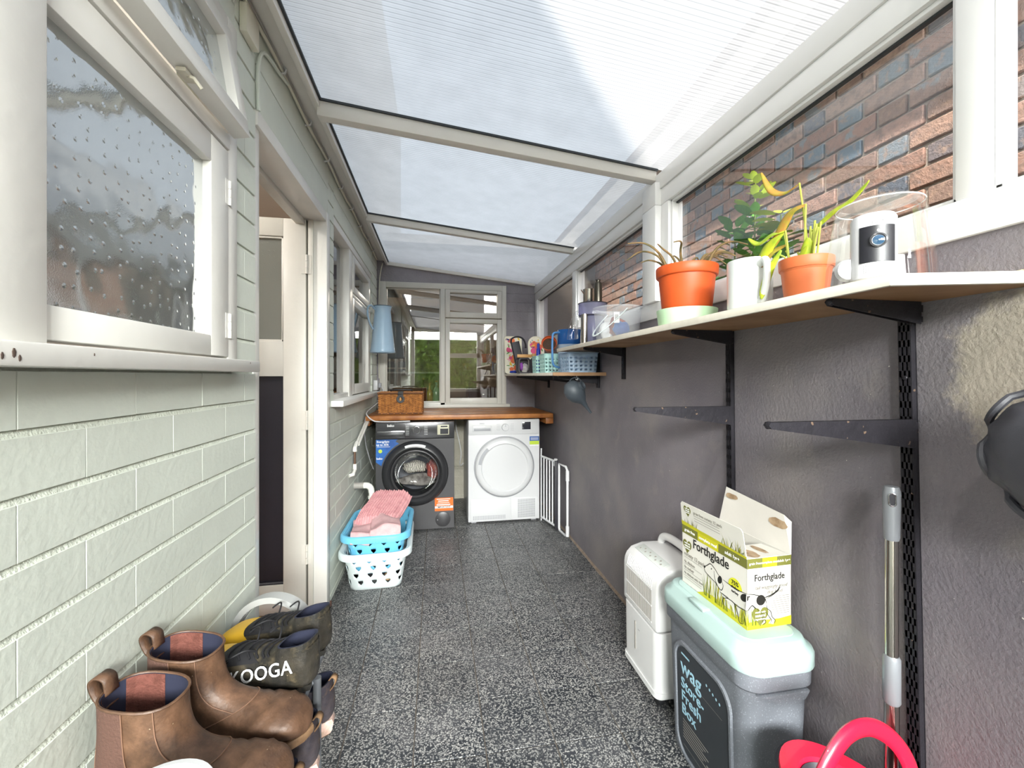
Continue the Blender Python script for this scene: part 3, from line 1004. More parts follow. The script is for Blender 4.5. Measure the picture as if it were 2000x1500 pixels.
# door
dlab = 'door'
ring = ylathe([(.252, .0), (.250, -.012), (.240, -.030), (.222, -.046), (.206, -.049), (.194, -.040), (.184, -.022), (.176, -.012)], 72, (0, 0, .452)).build('door', 'graphite_dark', wm, smooth=True)
ylathe([(.184, -.022), (.182, -.030), (.176, -.032), (.170, -.026), (.169, -.012)], 72, (0, -.002, .452)).build('door_rim', 'graphite', ring, smooth=True)
ylathe([(.172, -.018), (.160, -.012), (.145, .010), (.120, .045), (.08, .062), (.0001, .068)], 72, (0, 0, .452)).build('door_glass', 'bowl_glass', ring, smooth=True)
ylathe([(.195, .005), (.20, .05), (.20, .30), (.15, .33), (.0001, .34)], 48, (0, 0, .452)).build('drum', 'drum', wm, smooth=True)
hb = MB()
arc = [(.222 * math.sin(R(a)), .222 * math.cos(R(a))) for a in range(-20, 21, 4)]
hb.loft([[(x * k, -.0485 + d, .452 + z * k) for x, z in arc] for k, d in ((.955, .001), (.985, -.0012), (1.015, -.0008), (1.04, .003))], False, False, closed=False)
hb.build('door_label', 'print_white', ring, smooth=True)
# clothes in the drum
def mat_stripe():
    m_, t = new_mat('striped_cloth')
    p = t.n('ShaderNodeBsdfPrincipled', i_Roughness=.9)
    vec = t.pos('obj')
    w = t.n('ShaderNodeTexWave', i_Scale=28.0, i_Distortion=5.0); t.l(vec, w.inputs['Vector'])
    c = t.ramp(w.outputs['Fac'], [(.45, hx('#23211f')), (.55, hx('#ddd6c8'))]); t.l(c.outputs[0], p.inputs['Base Color'])
    t.l(p.outputs[0], t.out.inputs[0])
mat_stripe()
pm('cloth_grey', '#8d8882', .95, col2='#4d4743', vs=20)
pm('cloth_red', '#7a3b3d', .95, col2='#b0563f', vs=25)
def lump(name, mat, par, c, r, seed, amp=.35, fr=9, sub=2):
    bm = bmesh.new()
    bmesh.ops.create_icosphere(bm, subdivisions=3, radius=1)
    for v in bm.verts:
        d = 1 + amp * noise.noise(v.co * 1.7 + Vector((seed, 0, 0))) + amp * .5 * noise.noise(v.co * 4 + Vector((0, seed, 0)))
        v.co = Vector((v.co.x * r[0] * d + c[0], v.co.y * r[1] * d + c[1], v.co.z * r[2] * d + c[2]))
    me = bpy.data.meshes.new(name); bm.to_mesh(me); bm.free()
    for p in me.polygons: p.use_smooth = True
    return link(name, me, mat, par)
ld = lump('laundry_load', 'striped_cloth', None, (0, 0, 0), (.10, .05, .045), 3)
ld.location = (-.175, 3.345 + .13, .475)
tag(ld, 'striped black and white garment inside the washing machine drum', 'laundry')
ld2 = lump('laundry_load', 'cloth_grey', None, (0, 0, 0), (.15, .06, .05), 11)
ld2.location = (-.15, 3.345 + .15, .365)
tag(ld2, 'grey crumpled clothes at the bottom of the washing machine drum', 'laundry')
ld3 = lump('laundry_load', 'cloth_red', None, (0, 0, 0), (.05, .05, .07), 21)
ld3.location = (-.03, 3.345 + .14, .455)
tag(ld3, 'dark red garment at the right inside the washing machine drum', 'laundry')
# stickers
st = MB()
pts = [(-.294, .716), (-.135, .716), (-.150, .700)]
for a in range(118, 172, 6):
    pts.append((.262 * math.cos(R(a)), .452 + .262 * math.sin(R(a))))
pts = [p for p in pts if p[0] > -.2945]
pts += [(-.294, .545)]
st.add([(x, -.0008, z) for x, z in pts], [tuple(range(len(pts)))])
sk = st.build('corner_sticker', 'sticker_blue', wm)
text('sticker_lettering', 'EnergySpin', .021, 'print_white', sk, tM(-.242, -.0014, .700), bold=.0005)
text('sticker_lettering', 'up to 35%', .022, 'print_white', sk, tM(-.246, -.0014, .677), bold=.0005)
bx('sticker_line', 'print_white', sk, -.288, -.19, -.0013, -.0009, .660, .663)
ylathe([(.014, 0), (.010, -.0006), (.0001, -.0008)], 24, (-.262, -.001, .628)).build('sticker_picture', 'sticker_green', sk)
text('sticker_lettering', 'beko', .022, 'print_white', sk, tM(-.268, -.0014, .572), bold=.0006)
so = bx('orange_sticker', 'sticker_orange', wm, .147, .288, -.0012, -.0004, .149, .251)
bx('sticker_band', 'print_white', so, .148, .287, -.0016, -.001, .170, .187)
text('sticker_lettering', 'IMPORTANT', .018, 'print_black', so, tM(.2175, -.0019, .1785), bold=.0003)
for q, (wd, sz) in enumerate(((.105, .005), (.080, .007), (.090, .004), (.105, .008))):
    bx('sticker_line', 'print_white', so, .213 - wd / 2, .213 + wd / 2, -.0016, -.001, .241 - q * .0145 - sz / 2, .241 - q * .0145 + sz / 2)
fl = ylathe([(.058, 0), (.058, -.003), (.055, -.005), (.0001, -.005)], 40, (.209, .001, .084)).build('filter_cover', 'graphite', wm, smooth=True)
ylathe([(.005, 0), (.005, -.004), (.0001, -.005)], 12, (.168, -.003, .082)).build('filter_notch', 'chrome', fl, smooth=True)

# ---- tumble dryer
td = thing('tumble_dryer', 'white tumble dryer with round white door under the worktop', 'tumble dryer', (.5525, 3.435, 0))
bx('body', 'white_enamel', td, -W / 2, W / 2, .0, D, .012, .846, bevel=.006)
bx('control_panel', 'white_plastic', td, -W / 2 + .002, W / 2 - .002, -.006, .01, .72, .845, bevel=.006)
for s_ in (-1, 1):
    bx('foot', 'mark_shade_grey', td, s_ * .25 - .02, s_ * .25 + .02, .02, .06, 0, .014)
dr = bx('water_drawer', 'white_plastic', td, -.262, -.105, -.010, -.002, .748, .798, bevel=.003)
bx('drawer_recess', 'mark_shade_grey', dr, -.252, -.115, -.0105, -.008, .755, .777, bevel=.002)
kn = ylathe([(.030, 0), (.029, -.014), (.026, -.017), (.0001, -.017)], 40, (.006, -.006, .781)).build('program_knob', 'white_plastic', td, smooth=True)
bx('knob_pointer', 'mark_shade_grey', kn, .004, .008, -.0245, -.022, .785, .806)
mk = MB()
for s_ in (-1, 1):
    for q in range(6):
        mk.box(.006 + s_ * .058 - .014, .006 + s_ * .058 + .014, -.0066, -.006, .755 + q * .0105, .7565 + q * .0105)
mk.build('program_marks', 'mark_shade_grey', td, kind='stuff')
bx('display', 'screen_dark', td, .148, .220, -.0075, -.005, .760, .822, bevel=.001)
text('brand_lettering', 'beko', .020, 'mark_shade_grey', td, tM(-.185, -.0065, .816), bold=.0005)
dg_ = ylathe([(.252, .001), (.252, -.004), (.246, -.006), (.243, .0)], 72, (0, 0, .456)).build('door_gap', 'mark_shade_grey', td, smooth=True)
dd = ylathe([(.242, .0), (.241, -.016), (.234, -.026), (.215, -.034), (.196, -.036), (.188, -.030), (.150, -.033), (.0001, -.036)], 72, (0, 0, .456)).build('door', 'white_plastic', td, smooth=True)
hd_ = MB()
arc = [(math.sin(R(a)), math.cos(R(a))) for a in range(-82, -38, 4)]
hd_.loft([[(x * k, d, .456 + z * k) for x, z in arc] for k, d in ((.196, -.0372), (.206, -.0368), (.220, -.0345))], False, False, closed=False)
hd_.build('door_handle', 'mark_shade_grey', dd, smooth=True)
lp_ = bx('condenser_door', 'white_plastic', td, -.278, .052, -.003, .004, .016, .198, bevel=.003)
v = MB()
for q in range(20):
    for rr in range(3):
        v.box(-.258 + q * .0135, -.249 + q * .0135, -.0036, -.002, .032 + rr * .011, .039 + rr * .011)
v.build('vent_slots', 'mark_shade_grey', lp_)
rp = bx('vent_panel', 'white_plastic', td, .056, .278, -.003, .004, .016, .198, bevel=.003)
v = MB()
for q in range(11):
    for rr in range(16):
        v.box(.112 + q * .0135, .1225 + q * .0135, -.0036, -.002, .034 + rr * .0096, .0385 + rr * .0096)
v.build('vent_slots', 'vent_grey', rp)
el = bx('energy_label', 'sticker_blue', td, .213, .293, -.0014, -.0004, .662, .700)
bx('label_band', 'sticker_green', el, .213, .293, -.0014, -.0004, .632, .662)
bx('label_base', 'print_white', el, .213, .293, -.0014, -.0004, .620, .632)
for q in range(3):
    bx('label_line', 'print_white', el, .222, .285, -.0017, -.0013, .670 + q * .009, .673 + q * .009)

# ---- wicker hamper on the worktop
pm('wicker', '#bb7d3f', .6, col2='#8a5528', vs=35)
pm('wicker_dark', '#7a4a22', .65, col2='#5c3517', vs=30)
pm('leather_black', '#1d1c1f', .5)
hm = thing('wicker_hamper', 'brown wicker picnic hamper with black leather clasp on the worktop', 'hamper', (-.283, 3.625, .893))
def peri(w, d, n):
    """points and outward normals around a rectangle"""
    L = 2 * (w + d); out = []
    for i in range(n):
        s = L * i / n
        if s < w: out.append(((-w / 2 + s, -d / 2), (0, -1)))
        elif s < w + d: out.append(((w / 2, -d / 2 + s - w), (1, 0)))
        elif s < 2 * w + d: out.append(((w / 2 - (s - w - d), d / 2), (0, 1)))
        else: out.append(((-w / 2, d / 2 - (s - 2 * w - d)), (-1, 0)))
    return out
WV = MB()
NS = 46
for k in range(17):
    z = .008 + k * .0093
    tp_ = .985 + .015 * k / 16
    pts = []
    for i, ((px, py), (nx, ny)) in enumerate(peri(.345 * tp_, .215 * tp_, NS * 2)):
        o_ = .0042 * (1 if ((i // 2) + k) % 2 else -1) * (1 if i % 2 == 0 else 0)
        pts.append((px + nx * o_, py + ny * o_, z))
    WV.tube(pts, .0052, 6, closed=True, flat=.95)
WV.build('woven_side', 'wicker', hm, smooth=True)
SK_ = MB()
for i, ((px, py), _) in enumerate(peri(.342, .212, NS)):
    SK_.tube([(px * .985, py * .985, 0), (px, py, .165)], .0035, 5)
SK_.build('stakes', 'wicker_dark', hm, smooth=True)
bx('inner_box', 'wicker_dark', hm, -.163, .163, -.098, .098, .003, .155)
LD = MB()
for k in range(24):
    y = -.104 + k * .00905
    LD.tube([(-.174 + i * .0116, y, .1745 + .0028 * (1 if (i + k) % 2 else -1)) for i in range(31)], .0048, 6, flat=.8)
LD.build('lid', 'wicker', hm, smooth=True)
rim = MB()
rim.tube([(-.178, -.112, .172), (.178, -.112, .172), (.178, .112, .172), (-.178, .112, .172)], .0065, 8, closed=True)
rim.tube([(-.172, -.107, .008), (.172, -.107, .008), (.172, .107, .008), (-.172, .107, .008)], .007, 8, closed=True)
rim.build('rim', 'wicker_dark', hm, smooth=True)
cl = MB()
cl.box(-.020, .020, -.122, -.117, .128, .184).box(-.020, .020, -.122, .0, .180, .184)
cl = cl.build('clasp_strap', 'leather_black', hm, bevel=.002)
ylathe([(.032, 0), (.032, -.004), (.018, -.0045), (.012, -.003), (.012, 0)], 28, (0, -.120, .124)).build('clasp_ring', 'leather_black', cl, smooth=True)
pm('toggle_wood', '#c79355', .5)
MB().lathe([(.0001, -.014), (.006, -.012), (.0075, 0), (.006, .012), (.0001, .014)], 12, (0, -.127, .124)).build('toggle', 'toggle_wood', cl, smooth=True)
hn = MB().tube(bez([(-.085, -.02, .185), (-.075, -.03, .193), (0, -.035, .196), (.075, -.03, .193), (.085, -.02, .185)], 5), .0055, 8)
hn.build('handle', 'leather_black', hm, smooth=True)

# ---- blue enamel jug hanging on the wall
pm('jug_blue', '#a9c6dd', .3, coat=.5, var=.05, vs=6)
pm('jug_rim', '#4f6a80', .35)
jg = thing('enamel_jug', 'tall pale blue enamel jug hanging by its handle beside the back window', 'jug', (-.440, 3.66, 1.395), rz=28)
jg.scale = (1.13, 1.13, 1.03)
jb = MB().lathe([(.088, 0), (.090, .012), (.086, .03), (.083, .06), (.068, .22), (.060, .31), (.057, .335), (.062, .362), (.066, .375)], 40, cap0=False, cap1=False)
jb.lathe([(.088, 0), (.080, .006), (.078, .020), (.0001, .022)], 40, cap0=False, cap1=False)
jb.build('body', 'jug_blue', jg, smooth=True)
MB().tube([(.066 * math.cos(2 * PI * i / 40), .066 * math.sin(2 * PI * i / 40), .376) for i in range(40)], .003, 8, closed=True).build('rim', 'jug_rim', jg, smooth=True)
MB().tube([(.0905 * math.cos(2 * PI * i / 40), .0905 * math.sin(2 * PI * i / 40), .010) for i in range(40)], .0025, 8, closed=True).build('base_bead', 'jug_blue', jg, smooth=True)
MB().tube(bez([(-.056, 0, .345), (-.085, 0, .375), (-.108, 0, .36), (-.112, 0, .31), (-.098, 0, .24), (-.072, 0, .185)], 8), .0115, 10, flat=.6).build('handle', 'jug_blue', jg, smooth=True)
hk = MB().tube(bez([(-.556, 3.78, 1.80), (-.53, 3.775, 1.80), (-.50, 3.76, 1.785), (-.47, 3.765, 1.765), (-.455, 3.775, 1.775)], 5), .003, 8)
hko = hk.build('wall_hook', 'chrome', smooth=True); tag(hko, 'small metal hook holding the blue enamel jug', 'hook')

# ---- socket and leads on the left wall
skt = thing('wall_socket', 'white surface socket with a plug at the end of the left wall', 'socket', (XL, 4.0, 1.12))
bx('socket_box', 'white_plastic', skt, 0, .035, -.045, .045, -.045, .045, bevel=.004)
pl = bx('plug', 'mark_shade_grey', skt, .035, .060, -.005, .040, -.025, .020, bevel=.006)
lead = MB().tube(bez([(-.495, 4.02, 1.105), (-.475, 3.99, 1.06), (-.495, 3.80, .975), (-.53, 3.46, .925), (-.515, 3.355, .90), (-.47, 3.33, .865), (-.42, 3.325, .856), (-.30, 3.34, .853), (-.20, 3.36, .853)], 8), .0045, 8)
lo_ = lead.build('power_lead', 'white_plastic', smooth=True); tag(lo_, 'white power lead looping from the socket over the worktop end', 'lead')
lead = MB().tube(bez([(-.49, 4.03, 1.10), (-.485, 4.0, 1.03), (-.53, 3.55, .93), (-.535, 3.36, .85), (-.53, 3.36, .70), (-.50, 3.38, .56), (-.48, 3.42, .48)], 8), .004, 8)
pm('lead_grey', '#8f8f92', .5)
lo_ = lead.build('power_lead', 'lead_grey', smooth=True); tag(lo_, 'grey lead hanging down beside the washing machine', 'lead')
lead = MB().tube(bez([(.17, 3.95, .86), (.175, 3.80, .74), (.20, 3.74, .62), (.215, 3.72, .52), (.205, 3.75, .44), (.215, 3.8, .40), (.24, 3.82, .42)], 8), .0035, 8)
lo_ = lead.build('power_lead', 'white_plastic', smooth=True); tag(lo_, 'thin white lead hanging in the gap between the two machines', 'lead')

# ---- waste pipes low on the left wall
pm('pipe_white', '#e6e4dc', .4, var=.05, vs=20)
pm('pipe_grey', '#9a9690', .5)
pm('copper_pipe', '#6b5345', .45, .4)
wp = thing('waste_pipe', 'white plastic waste pipe with elbow beside the washing machine', 'pipe', (XL, 3.055, 0))
p = MB().tube(bez([(.058, 0, .445), (.088, 0, .443), (.108, 0, .425), (.114, 0, .395)], 6), .021, 14)
p.build('elbow', 'pipe_white', wp, smooth=True)
MB().tube([(-.005, 0, .446), (.062, 0, .446)], .0225, 14).build('wall_stub', 'pipe_grey', wp, smooth=True)
MB().tube([(.114, 0, .40), (.114, 0, .02)], .018, 14).build('down_pipe', 'pipe_white', wp, smooth=True)
MB().tube([(.114, 0, .372), (.114, 0, .352)], .0235, 14).build('collar', 'pipe_white', wp, smooth=True)
sp_ = thing('supply_pipe', 'white push-fit water pipe with copper joint on the left wall', 'pipe', (XL, 2.95, 0))
MB().tube([(.022, .48, .86), (.022, .06, .745)], .0085, 10).tube([(.035, .48, .85), (.035, .06, .735)], .0085, 10).build('pipe_run', 'pipe_white', sp_, smooth=True)
MB().tube([(.022, .075, .748), (.022, .0, .722), (.022, .0, .700)], .013, 10).build('elbow', 'pipe_white', sp_, smooth=True)
MB().tube([(.022, .0, .705), (.022, .0, .612)], .0075, 10).build('copper_section', 'copper_pipe', sp_, smooth=True)
MB().tube([(.022, .0, .618), (.022, .0, .575), (.022, -.06, .560), (-.0, -.075, .556)], .012, 10).build('elbow', 'pipe_white', sp_, smooth=True)

# ---- cable along the wall plate with clips, and junction box
pm('cable_cream', '#d8d4c4', .5)
cb = []
rg = random.Random(5)
yy = .2
while yy < 4.12:
    cb.append((XL + .014, yy, 2.284 + .006 * math.sin(yy * 9) + rg.uniform(-.003, .003))); yy += .11
co = MB().tube(bez(cb, 4), .006, 8).build('cable_run', 'cable_cream', smooth=True); tag(co, 'cream cable clipped along the top of the left wall', 'cable')
co2 = MB().tube(bez([(x + .008, y, z + .012 - .012 * abs(math.sin(y * 13))) for x, y, z in cb], 4), .0035, 8).build('cable_run', 'pipe_grey', smooth=True); tag(co2, 'thin grey cable sagging between clips under the roof plate', 'cable')
y = 1.62
k = 0
while y < 4.1:
    c_ = MB().tube([(XL + .004, y, 2.272), (XL + .026, y, 2.276), (XL + .030, y, 2.290), (XL + .02, y, 2.300)], .004, 6).build('cable_clip', 'white_plastic', smooth=True)
    tag(c_, 'small white cable clip, %s along the top of the left wall' % ('nearest', 'second nearest', 'third', 'fourth', 'fifth', 'sixth', 'seventh', 'farthest')[min(k, 7)], 'cable clip', 'cable clips on the left wall'); y += .31; k += 1
jb_ = bx('junction_box', 'cable_cream', None, XL, XL + .022, 1.325, 1.412, 2.19, 2.275, bevel=.004)
tag(jb_, 'cream rectangular cable box painted over above the door corner', 'cable box')
cd = MB().tube(bez([(XL + .008, 1.44, 2.03), (XL + .008, 1.436, 2.12), (XL + .010, 1.44, 2.19), (XL + .012, 1.47, 2.235), (XL + .014, 1.53, 2.252), (XL + .014, 1.60, 2.262), (XL + .014, 1.68, 2.28)], 6), .006, 8).build('cable_drop', 'sage', smooth=True)
tag(cd, 'painted cable curving down from the roof plate to the door corner', 'cable')
cd = MB().tube(bez([(-.50, 4.15, 2.27), (-.515, 4.15, 2.20), (-.53, 4.15, 2.05), (-.535, 4.15, 1.6), (-.53, 4.14, 1.18)], 6), .004, 8).build('cable_drop', 'cable_cream', smooth=True)
tag(cd, 'cream cable running down the back corner to the socket', 'cable')

# ---- laundry baskets
pm('basket_white', '#dfe9ea', .4)
pm('basket_blue', '#6fbfe2', .38)
def tub_map(w0, l0, w1, l1, h, r0=.06, r1=.08, bow=0):
    """(u around 0..1, v height 0..1) -> point on a tapering rounded-rectangle tub"""
    n = 24
    A = rrect(w0, l0, r0, 8); B_ = rrect(w1, l1, r1, 8)
    def cum(P):
        d = [0]
        for i in range(len(P)):
            a = P[i]; b2 = P[(i + 1) % len(P)]
            d.append(d[-1] + math.hypot(a[0] - b2[0], a[1] - b2[1]))
        return d
    da, db = cum(A), cum(B_)
    def along(P, d, u):
        s = (u % 1.0) * d[-1]
        for i in range(len(P)):
            if s <= d[i + 1] + 1e-9:
                t = (s - d[i]) / max(1e-9, d[i + 1] - d[i]); a = P[i]; b2 = P[(i + 1) % len(P)]
                return (a[0] + (b2[0] - a[0]) * t, a[1] + (b2[1] - a[1]) * t)
        return P[0]
    def f(u, v):
        a = along(A, da, u); b2 = along(B_, db, u)
        return ((a[0] + (b2[0] - a[0]) * v), (a[1] + (b2[1] - a[1]) * v), v * h)
    return f
def laundry_basket(name, label, mat, loc, rz, w0, l0, w1, l1, h, rx=0, grip=True):
    t = thing(name, label, 'laundry basket', loc, rz=rz, rx=rx)
    f = tub_map(w0, l0, w1, l1, h)
    m = MB()
    NU = 40
    rows = [(0, .10, 0), (.10, .30, 1), (.30, .50, 1), (.50, .70, 1), (.70, .88, 1), (.88, 1.0, 0)]
    for ri, (v0, v1, holes) in enumerate(rows):
        for k in range(NU):
            off = .5 if ri % 2 else 0
            u0, u1 = (k + off) / NU, (k + 1 + off) / NU
            um, vm = (u0 + u1) / 2, (v0 + v1) / 2
            o8 = [(u0, v0), (um, v0), (u1, v0), (u1, vm), (u1, v1), (um, v1), (u0, v1), (u0, vm)]
            if not holes or k % 2:
                m.add([f(*q) for q in o8], [tuple(range(8))])
            else:
                du, dv = (u1 - u0) * .36, (v1 - v0) * .30
                i8 = [(um - du * .5, vm - dv * .45), (um, vm - dv * 1.0), (um + du * .5, vm - dv * .45), (um + du * .95, vm + dv * .1), (um + du, vm + dv), (um, vm + dv), (um - du, vm + dv), (um - du * .95, vm + dv * .1)]
                m.loft([[f(*q) for q in o8], [f(*q) for q in i8]], False, False)
    m.add([f(k / NU, 0) for k in range(NU)], [tuple(range(NU))])
    o = m.build('tub', mat, t, smooth=True, weld=.0004)
    sd = o.modifiers.new('thickness', 'SOLIDIFY'); sd.thickness = .0026; sd.offset = -1
    # rolled rim with drooping grips
    n = 72
    rings = []
    prof = [(-.001, -.004), (.004, .004), (.014, .006), (.024, .0), (.027, -.014), (.025, -.030), (.022, -.030), (.0225, -.012), (.012, .001), (.003, -.001)]
    P = rrect(w1, l1, .08, 17)
    for i in range(len(P)):
        a = P[i - 1]; b2 = P[(i + 1) % len(P)]
        tx, ty = b2[0] - a[0], b2[1] - a[1]; q = math.hypot(tx, ty); nx, ny = ty / q, -tx / q
        rings.append([(P[i][0] + nx * d, P[i][1] + ny * d, h + z) for d, z in prof])
    rings.append(rings[0])
    ro_ = MB().loft(rings, False, False).build('rim', mat, t, smooth=True)
    if grip:
        g = MB()
        for q in range(14):
            g.box(-.065 + q * .0098, -.060 + q * .0098, -l1 / 2 - .0295, -l1 / 2 - .024, h - .030, h - .004)
        g.build('grip_ribs', mat, t, bevel=.001)
    return t
bw_ = laundry_basket('laundry_basket', 'translucent white laundry basket with heart-shaped holes on the floor', 'basket_white', (-.345, 2.715, .002), 1.5, .285, .47, .352, .56, .215, grip=False)
bb_ = laundry_basket('laundry_basket', 'sky blue laundry basket nested in the white one', 'basket_blue', (-.338, 2.70, .085), .5, .255, .43, .335, .54, .225, rx=-1.0)
# towels in the blue basket
pm('towel_pink', '#dcb4b5', .95, col2='#cfa2a5', vs=25, bump=.5, bs=400)
pm('mat_pink', '#cc9597', .95, col2='#ba8084', vs=20, bump=.3, bs=300)
def cloth(name, mat, label, loc, rz, nx, ny, fn, cat='towel'):
    rows = [[fn(i / (nx - 1), j / (ny - 1)) for i in range(nx)] for j in range(ny)]
    o = MB().loft(rows, False, False, closed=False).build(name, mat, None, smooth=True, angle=180)
    o.location = loc; o.rotation_euler = (0, 0, R(rz))
    sd = o.modifiers.new('thickness', 'SOLIDIFY'); sd.thickness = .006; sd.offset = -1
    tag(o, label, cat)
    return o
def f_tow(u, v):
    x = (u - .5) * .27; y = (v - .5) * .36
    z = .075 - .55 * (x * x) - .25 * (y + .05) ** 2
    z += .022 * noise.noise((x * 11, y * 9, 3)) + .012 * math.sin(x * 22 + y * 6)
    if u > .36: z += .016
    if v < .12: z -= (.12 - v) * .45
    return (x + .012 * noise.noise((x * 6, y * 6, 9)), y, z)
cloth('bath_towel', 'towel_pink', 'smooth pink towel folded at the front of the blue basket', (-.345, 2.60, .265), 6, 60, 50, f_tow)
def f_mat(u, v):
    x = (u - .5) * .262 + .02 * (v - .5); y = (v - .5) * .36
    z = .055 + .085 * v - 1.1 * max(0, -x - .07) ** 1.3 - 1.3 * max(0, .10 - v) ** 1.2 - 1.6 * max(0, x - .085) ** 1.2
    z += .012 * noise.noise((x * 7, y * 7, 1))
    z += .014 * max(0, math.sin(6.5 * x + 1.2 + 3 * v))
    br = abs(math.sin(u * 17.5 * PI)) * abs(math.sin((v + (.5 / 24 if int(u * 17.5) % 2 else 0)) * 24 * PI))
    z += .0115 * br ** .6
    return (x, y, z)
cloth('bobble_mat', 'mat_pink', 'pink bobbly textured bath mat thrown over the blue basket', (-.325, 2.775, .285), -8, 141, 170, f_mat, 'bath mat')
# odds and ends seen through the holes
pm('peg_dark', '#26262a', .6); pm('tan_cloth', '#d9b48a', .9)
o = lump('dark_cloth', 'peg_dark', None, (0, 0, 0), (.09, .10, .025), 5); o.location = (-.34, 2.62, .045); tag(o, 'dark cloth lying in the bottom of the white basket', 'cloth')
o = lump('tan_cloth', 'tan_cloth', None, (0, 0, 0), (.03, .03, .02), 8); o.location = (-.27, 2.535, .045); tag(o, 'small tan cloth bundle pressed behind the white basket holes', 'cloth')

# ---- pet gate folded against the right wall
pm('gate_white', '#dcdcde', .35)
pm('gate_black', '#2a2830', .5)
pg = thing('pet_gate', 'folded white metal pet gate leaning between dryer and right wall', 'gate', (0, 0, 0))
def gp(s):      # along the folded gate
    a = Vector((.862, 3.425, 0)); b2 = Vector((.918, 3.19, 0))
    return a + (b2 - a) * s
gf = MB()
gf.tube([gp(0) + Vector((0, 0, .535)), gp(1) + Vector((0, 0, .535))], .009, 8)
gf.tube([gp(0) + Vector((0, 0, .03)), gp(1) + Vector((0, 0, .03))], .009, 8)
gf.build('gate_frame', 'gate_white', pg, smooth=True)
for q in range(6):
    p0 = gp(q / 5.0)
    MB().tube([p0 + Vector((0, 0, .0 if q in (0, 5) else .03)), p0 + Vector((0, 0, .60 if q == 0 else .535))], .006, 8).build('bar', 'gate_white', pg, smooth=True)
bx('closing_panel', 'gate_black', pg, .905, .932, 3.155, 3.18, .01, .545, bevel=.004)
pth = [(.935, 3.15, .03), (.935, 3.15, .525), (.952, 3.03, .525), (.956, 3.005, .50), (.956, 3.005, .03), (.95, 3.03, .012), (.937, 3.14, .012)]
MB().tube(pth, .009, 10, closed=True).build('door_frame', 'gate_white', pg, smooth=True)
for z in (.47, .06):
    MB().tube([(.956, 3.005, z - .045), (.956, 3.005, z + .03)], .0135, 10).build('clamp', 'gate_white', pg, smooth=True)
MB().tube([gp(.98) + Vector((0, 0, .50)), gp(1.02) + Vector((0, 0, .555))], .014, 10).build('corner_joint', 'gate_white', pg, smooth=True)

# ---- things behind the back window, on the kitchen sill and wall
pm('pot_white', '#e9d9d6', .3); pm('bottle_amber', '#b48a4a', .2); pm('bottle_green', '#8fb09a', .15); pm('bottle_dark', '#3b2c25', .2); pm('tin_navy', '#3c4a63', .5); pm('tin_band', '#c8c2b4', .5); pm('cork', '#a57b52', .8)
for x, lab in ((-.385, 'left'), (-.295, 'right')):
    t_ = thing('sugar_pot', 'round white lidded pot on the kitchen sill, the %s one of two' % lab, 'pot', (x, 4.335, .915))
    MB().lathe([(.034, 0), (.045, .02), (.047, .05), (.038, .085), (.036, .088)], 24).build('pot_body', 'pot_white', t_, smooth=True)
    MB().lathe([(.037, .088), (.030, .105), (.008, .112), (.008, .122), (.0001, .125)], 24).build('lid', 'pot_white', t_, smooth=True)
def bottle(x, y, h, r, mat, label):
    t_ = thing('glass_bottle', label, 'bottle', (x, y, .915))
    MB().lathe([(r * .95, 0), (r, .01), (r, h * .6), (r * .8, h * .7), (r * .35, h * .8), (r * .33, h * .95), (r * .40, h * .96), (r * .40, h)], 24).build('bottle_body', mat, t_, smooth=True)
    MB().lathe([(r * .42, h), (r * .42, h + .016), (.0001, h + .018)], 16).build('cap', 'cork', t_, smooth=True)
bottle(-.065, 4.33, .20, .028, 'bottle_amber', 'amber glass bottle on the kitchen sill beside the hamper')
bottle(.0, 4.34, .225, .031, 'bottle_green', 'pale green glass bottle on the kitchen sill next to the mullion')
bottle(-.13, 4.42, .25, .026, 'bottle_dark', 'dark slim bottle behind the hamper on the kitchen sill')
sh = bx('kitchen_shelf', 'cream_paint', None, -.75, .05, 5.35, 5.50, 1.235, 1.255); tag(sh, 'long cream shelf on the kitchen dresser behind the window', 'shelf')
bx('dresser_back', 'kitchen_wall', kt, -1.2, .1, 5.5, 5.56, .0, 2.1)
for x, lab in ((-.55, 'left'), (-.42, 'right')):
    t_ = thing('storage_tin', 'navy striped tin on the kitchen shelf, the %s one' % lab, 'tin', (x, 5.42, 1.255))
    MB().lathe([(.045, 0), (.047, .01), (.047, .11), (.040, .125), (.0001, .13)], 24).build('tin_body', 'tin_navy', t_, smooth=True)
    MB().lathe([(.0475, .035), (.0475, .055)], 24, cap0=False, cap1=False).build('tin_band', 'tin_band', t_, smooth=True)
pm('table_wood', '#5b3d2a', .5)
tb = thing('kitchen_cabinet', 'dark wooden cabinet seen through the right pane', 'cabinet', (.75, 5.6, 0))
bx('body', 'table_wood', tb, -.35, .35, -.2, .2, .0, 1.06, bevel=.005)
dr_ = bx('drawer', 'table_wood', tb, -.31, .31, -.215, -.2, .90, 1.03, bevel=.004)
ylathe([(.014, 0), (.014, -.02), (.0001, -.022)], 16, (-.15, -.215, .965)).build('knob', 'chrome', dr_, smooth=True)
dl = thing('downlight', 'small round lit downlight in the kitchen ceiling', 'ceiling light', (-.05, 5.75, 2.5))
MB().lathe([(.05, 0), (.05, -.006), (.038, -.008), (.036, 0)], 28, cap0=False, cap1=False).build('bezel', 'white_plastic', dl, smooth=True)
pm('lamp_glow', '#fff4e0', .5, emit=14)
MB().lathe([(.036, -.002), (.0001, -.003)], 28, cap0=False, cap1=False).build('lamp_face', 'lamp_glow', dl)
kl = bpy.data.lights.new('kitchen_downlight', 'POINT'); kl.energy = 34; kl.shadow_soft_size = .05; kl.color = (1, .9, .78)
klo = bpy.data.objects.new('kitchen_downlight', kl); klo.location = (-.05, 5.75, 2.40); COL.objects.link(klo)

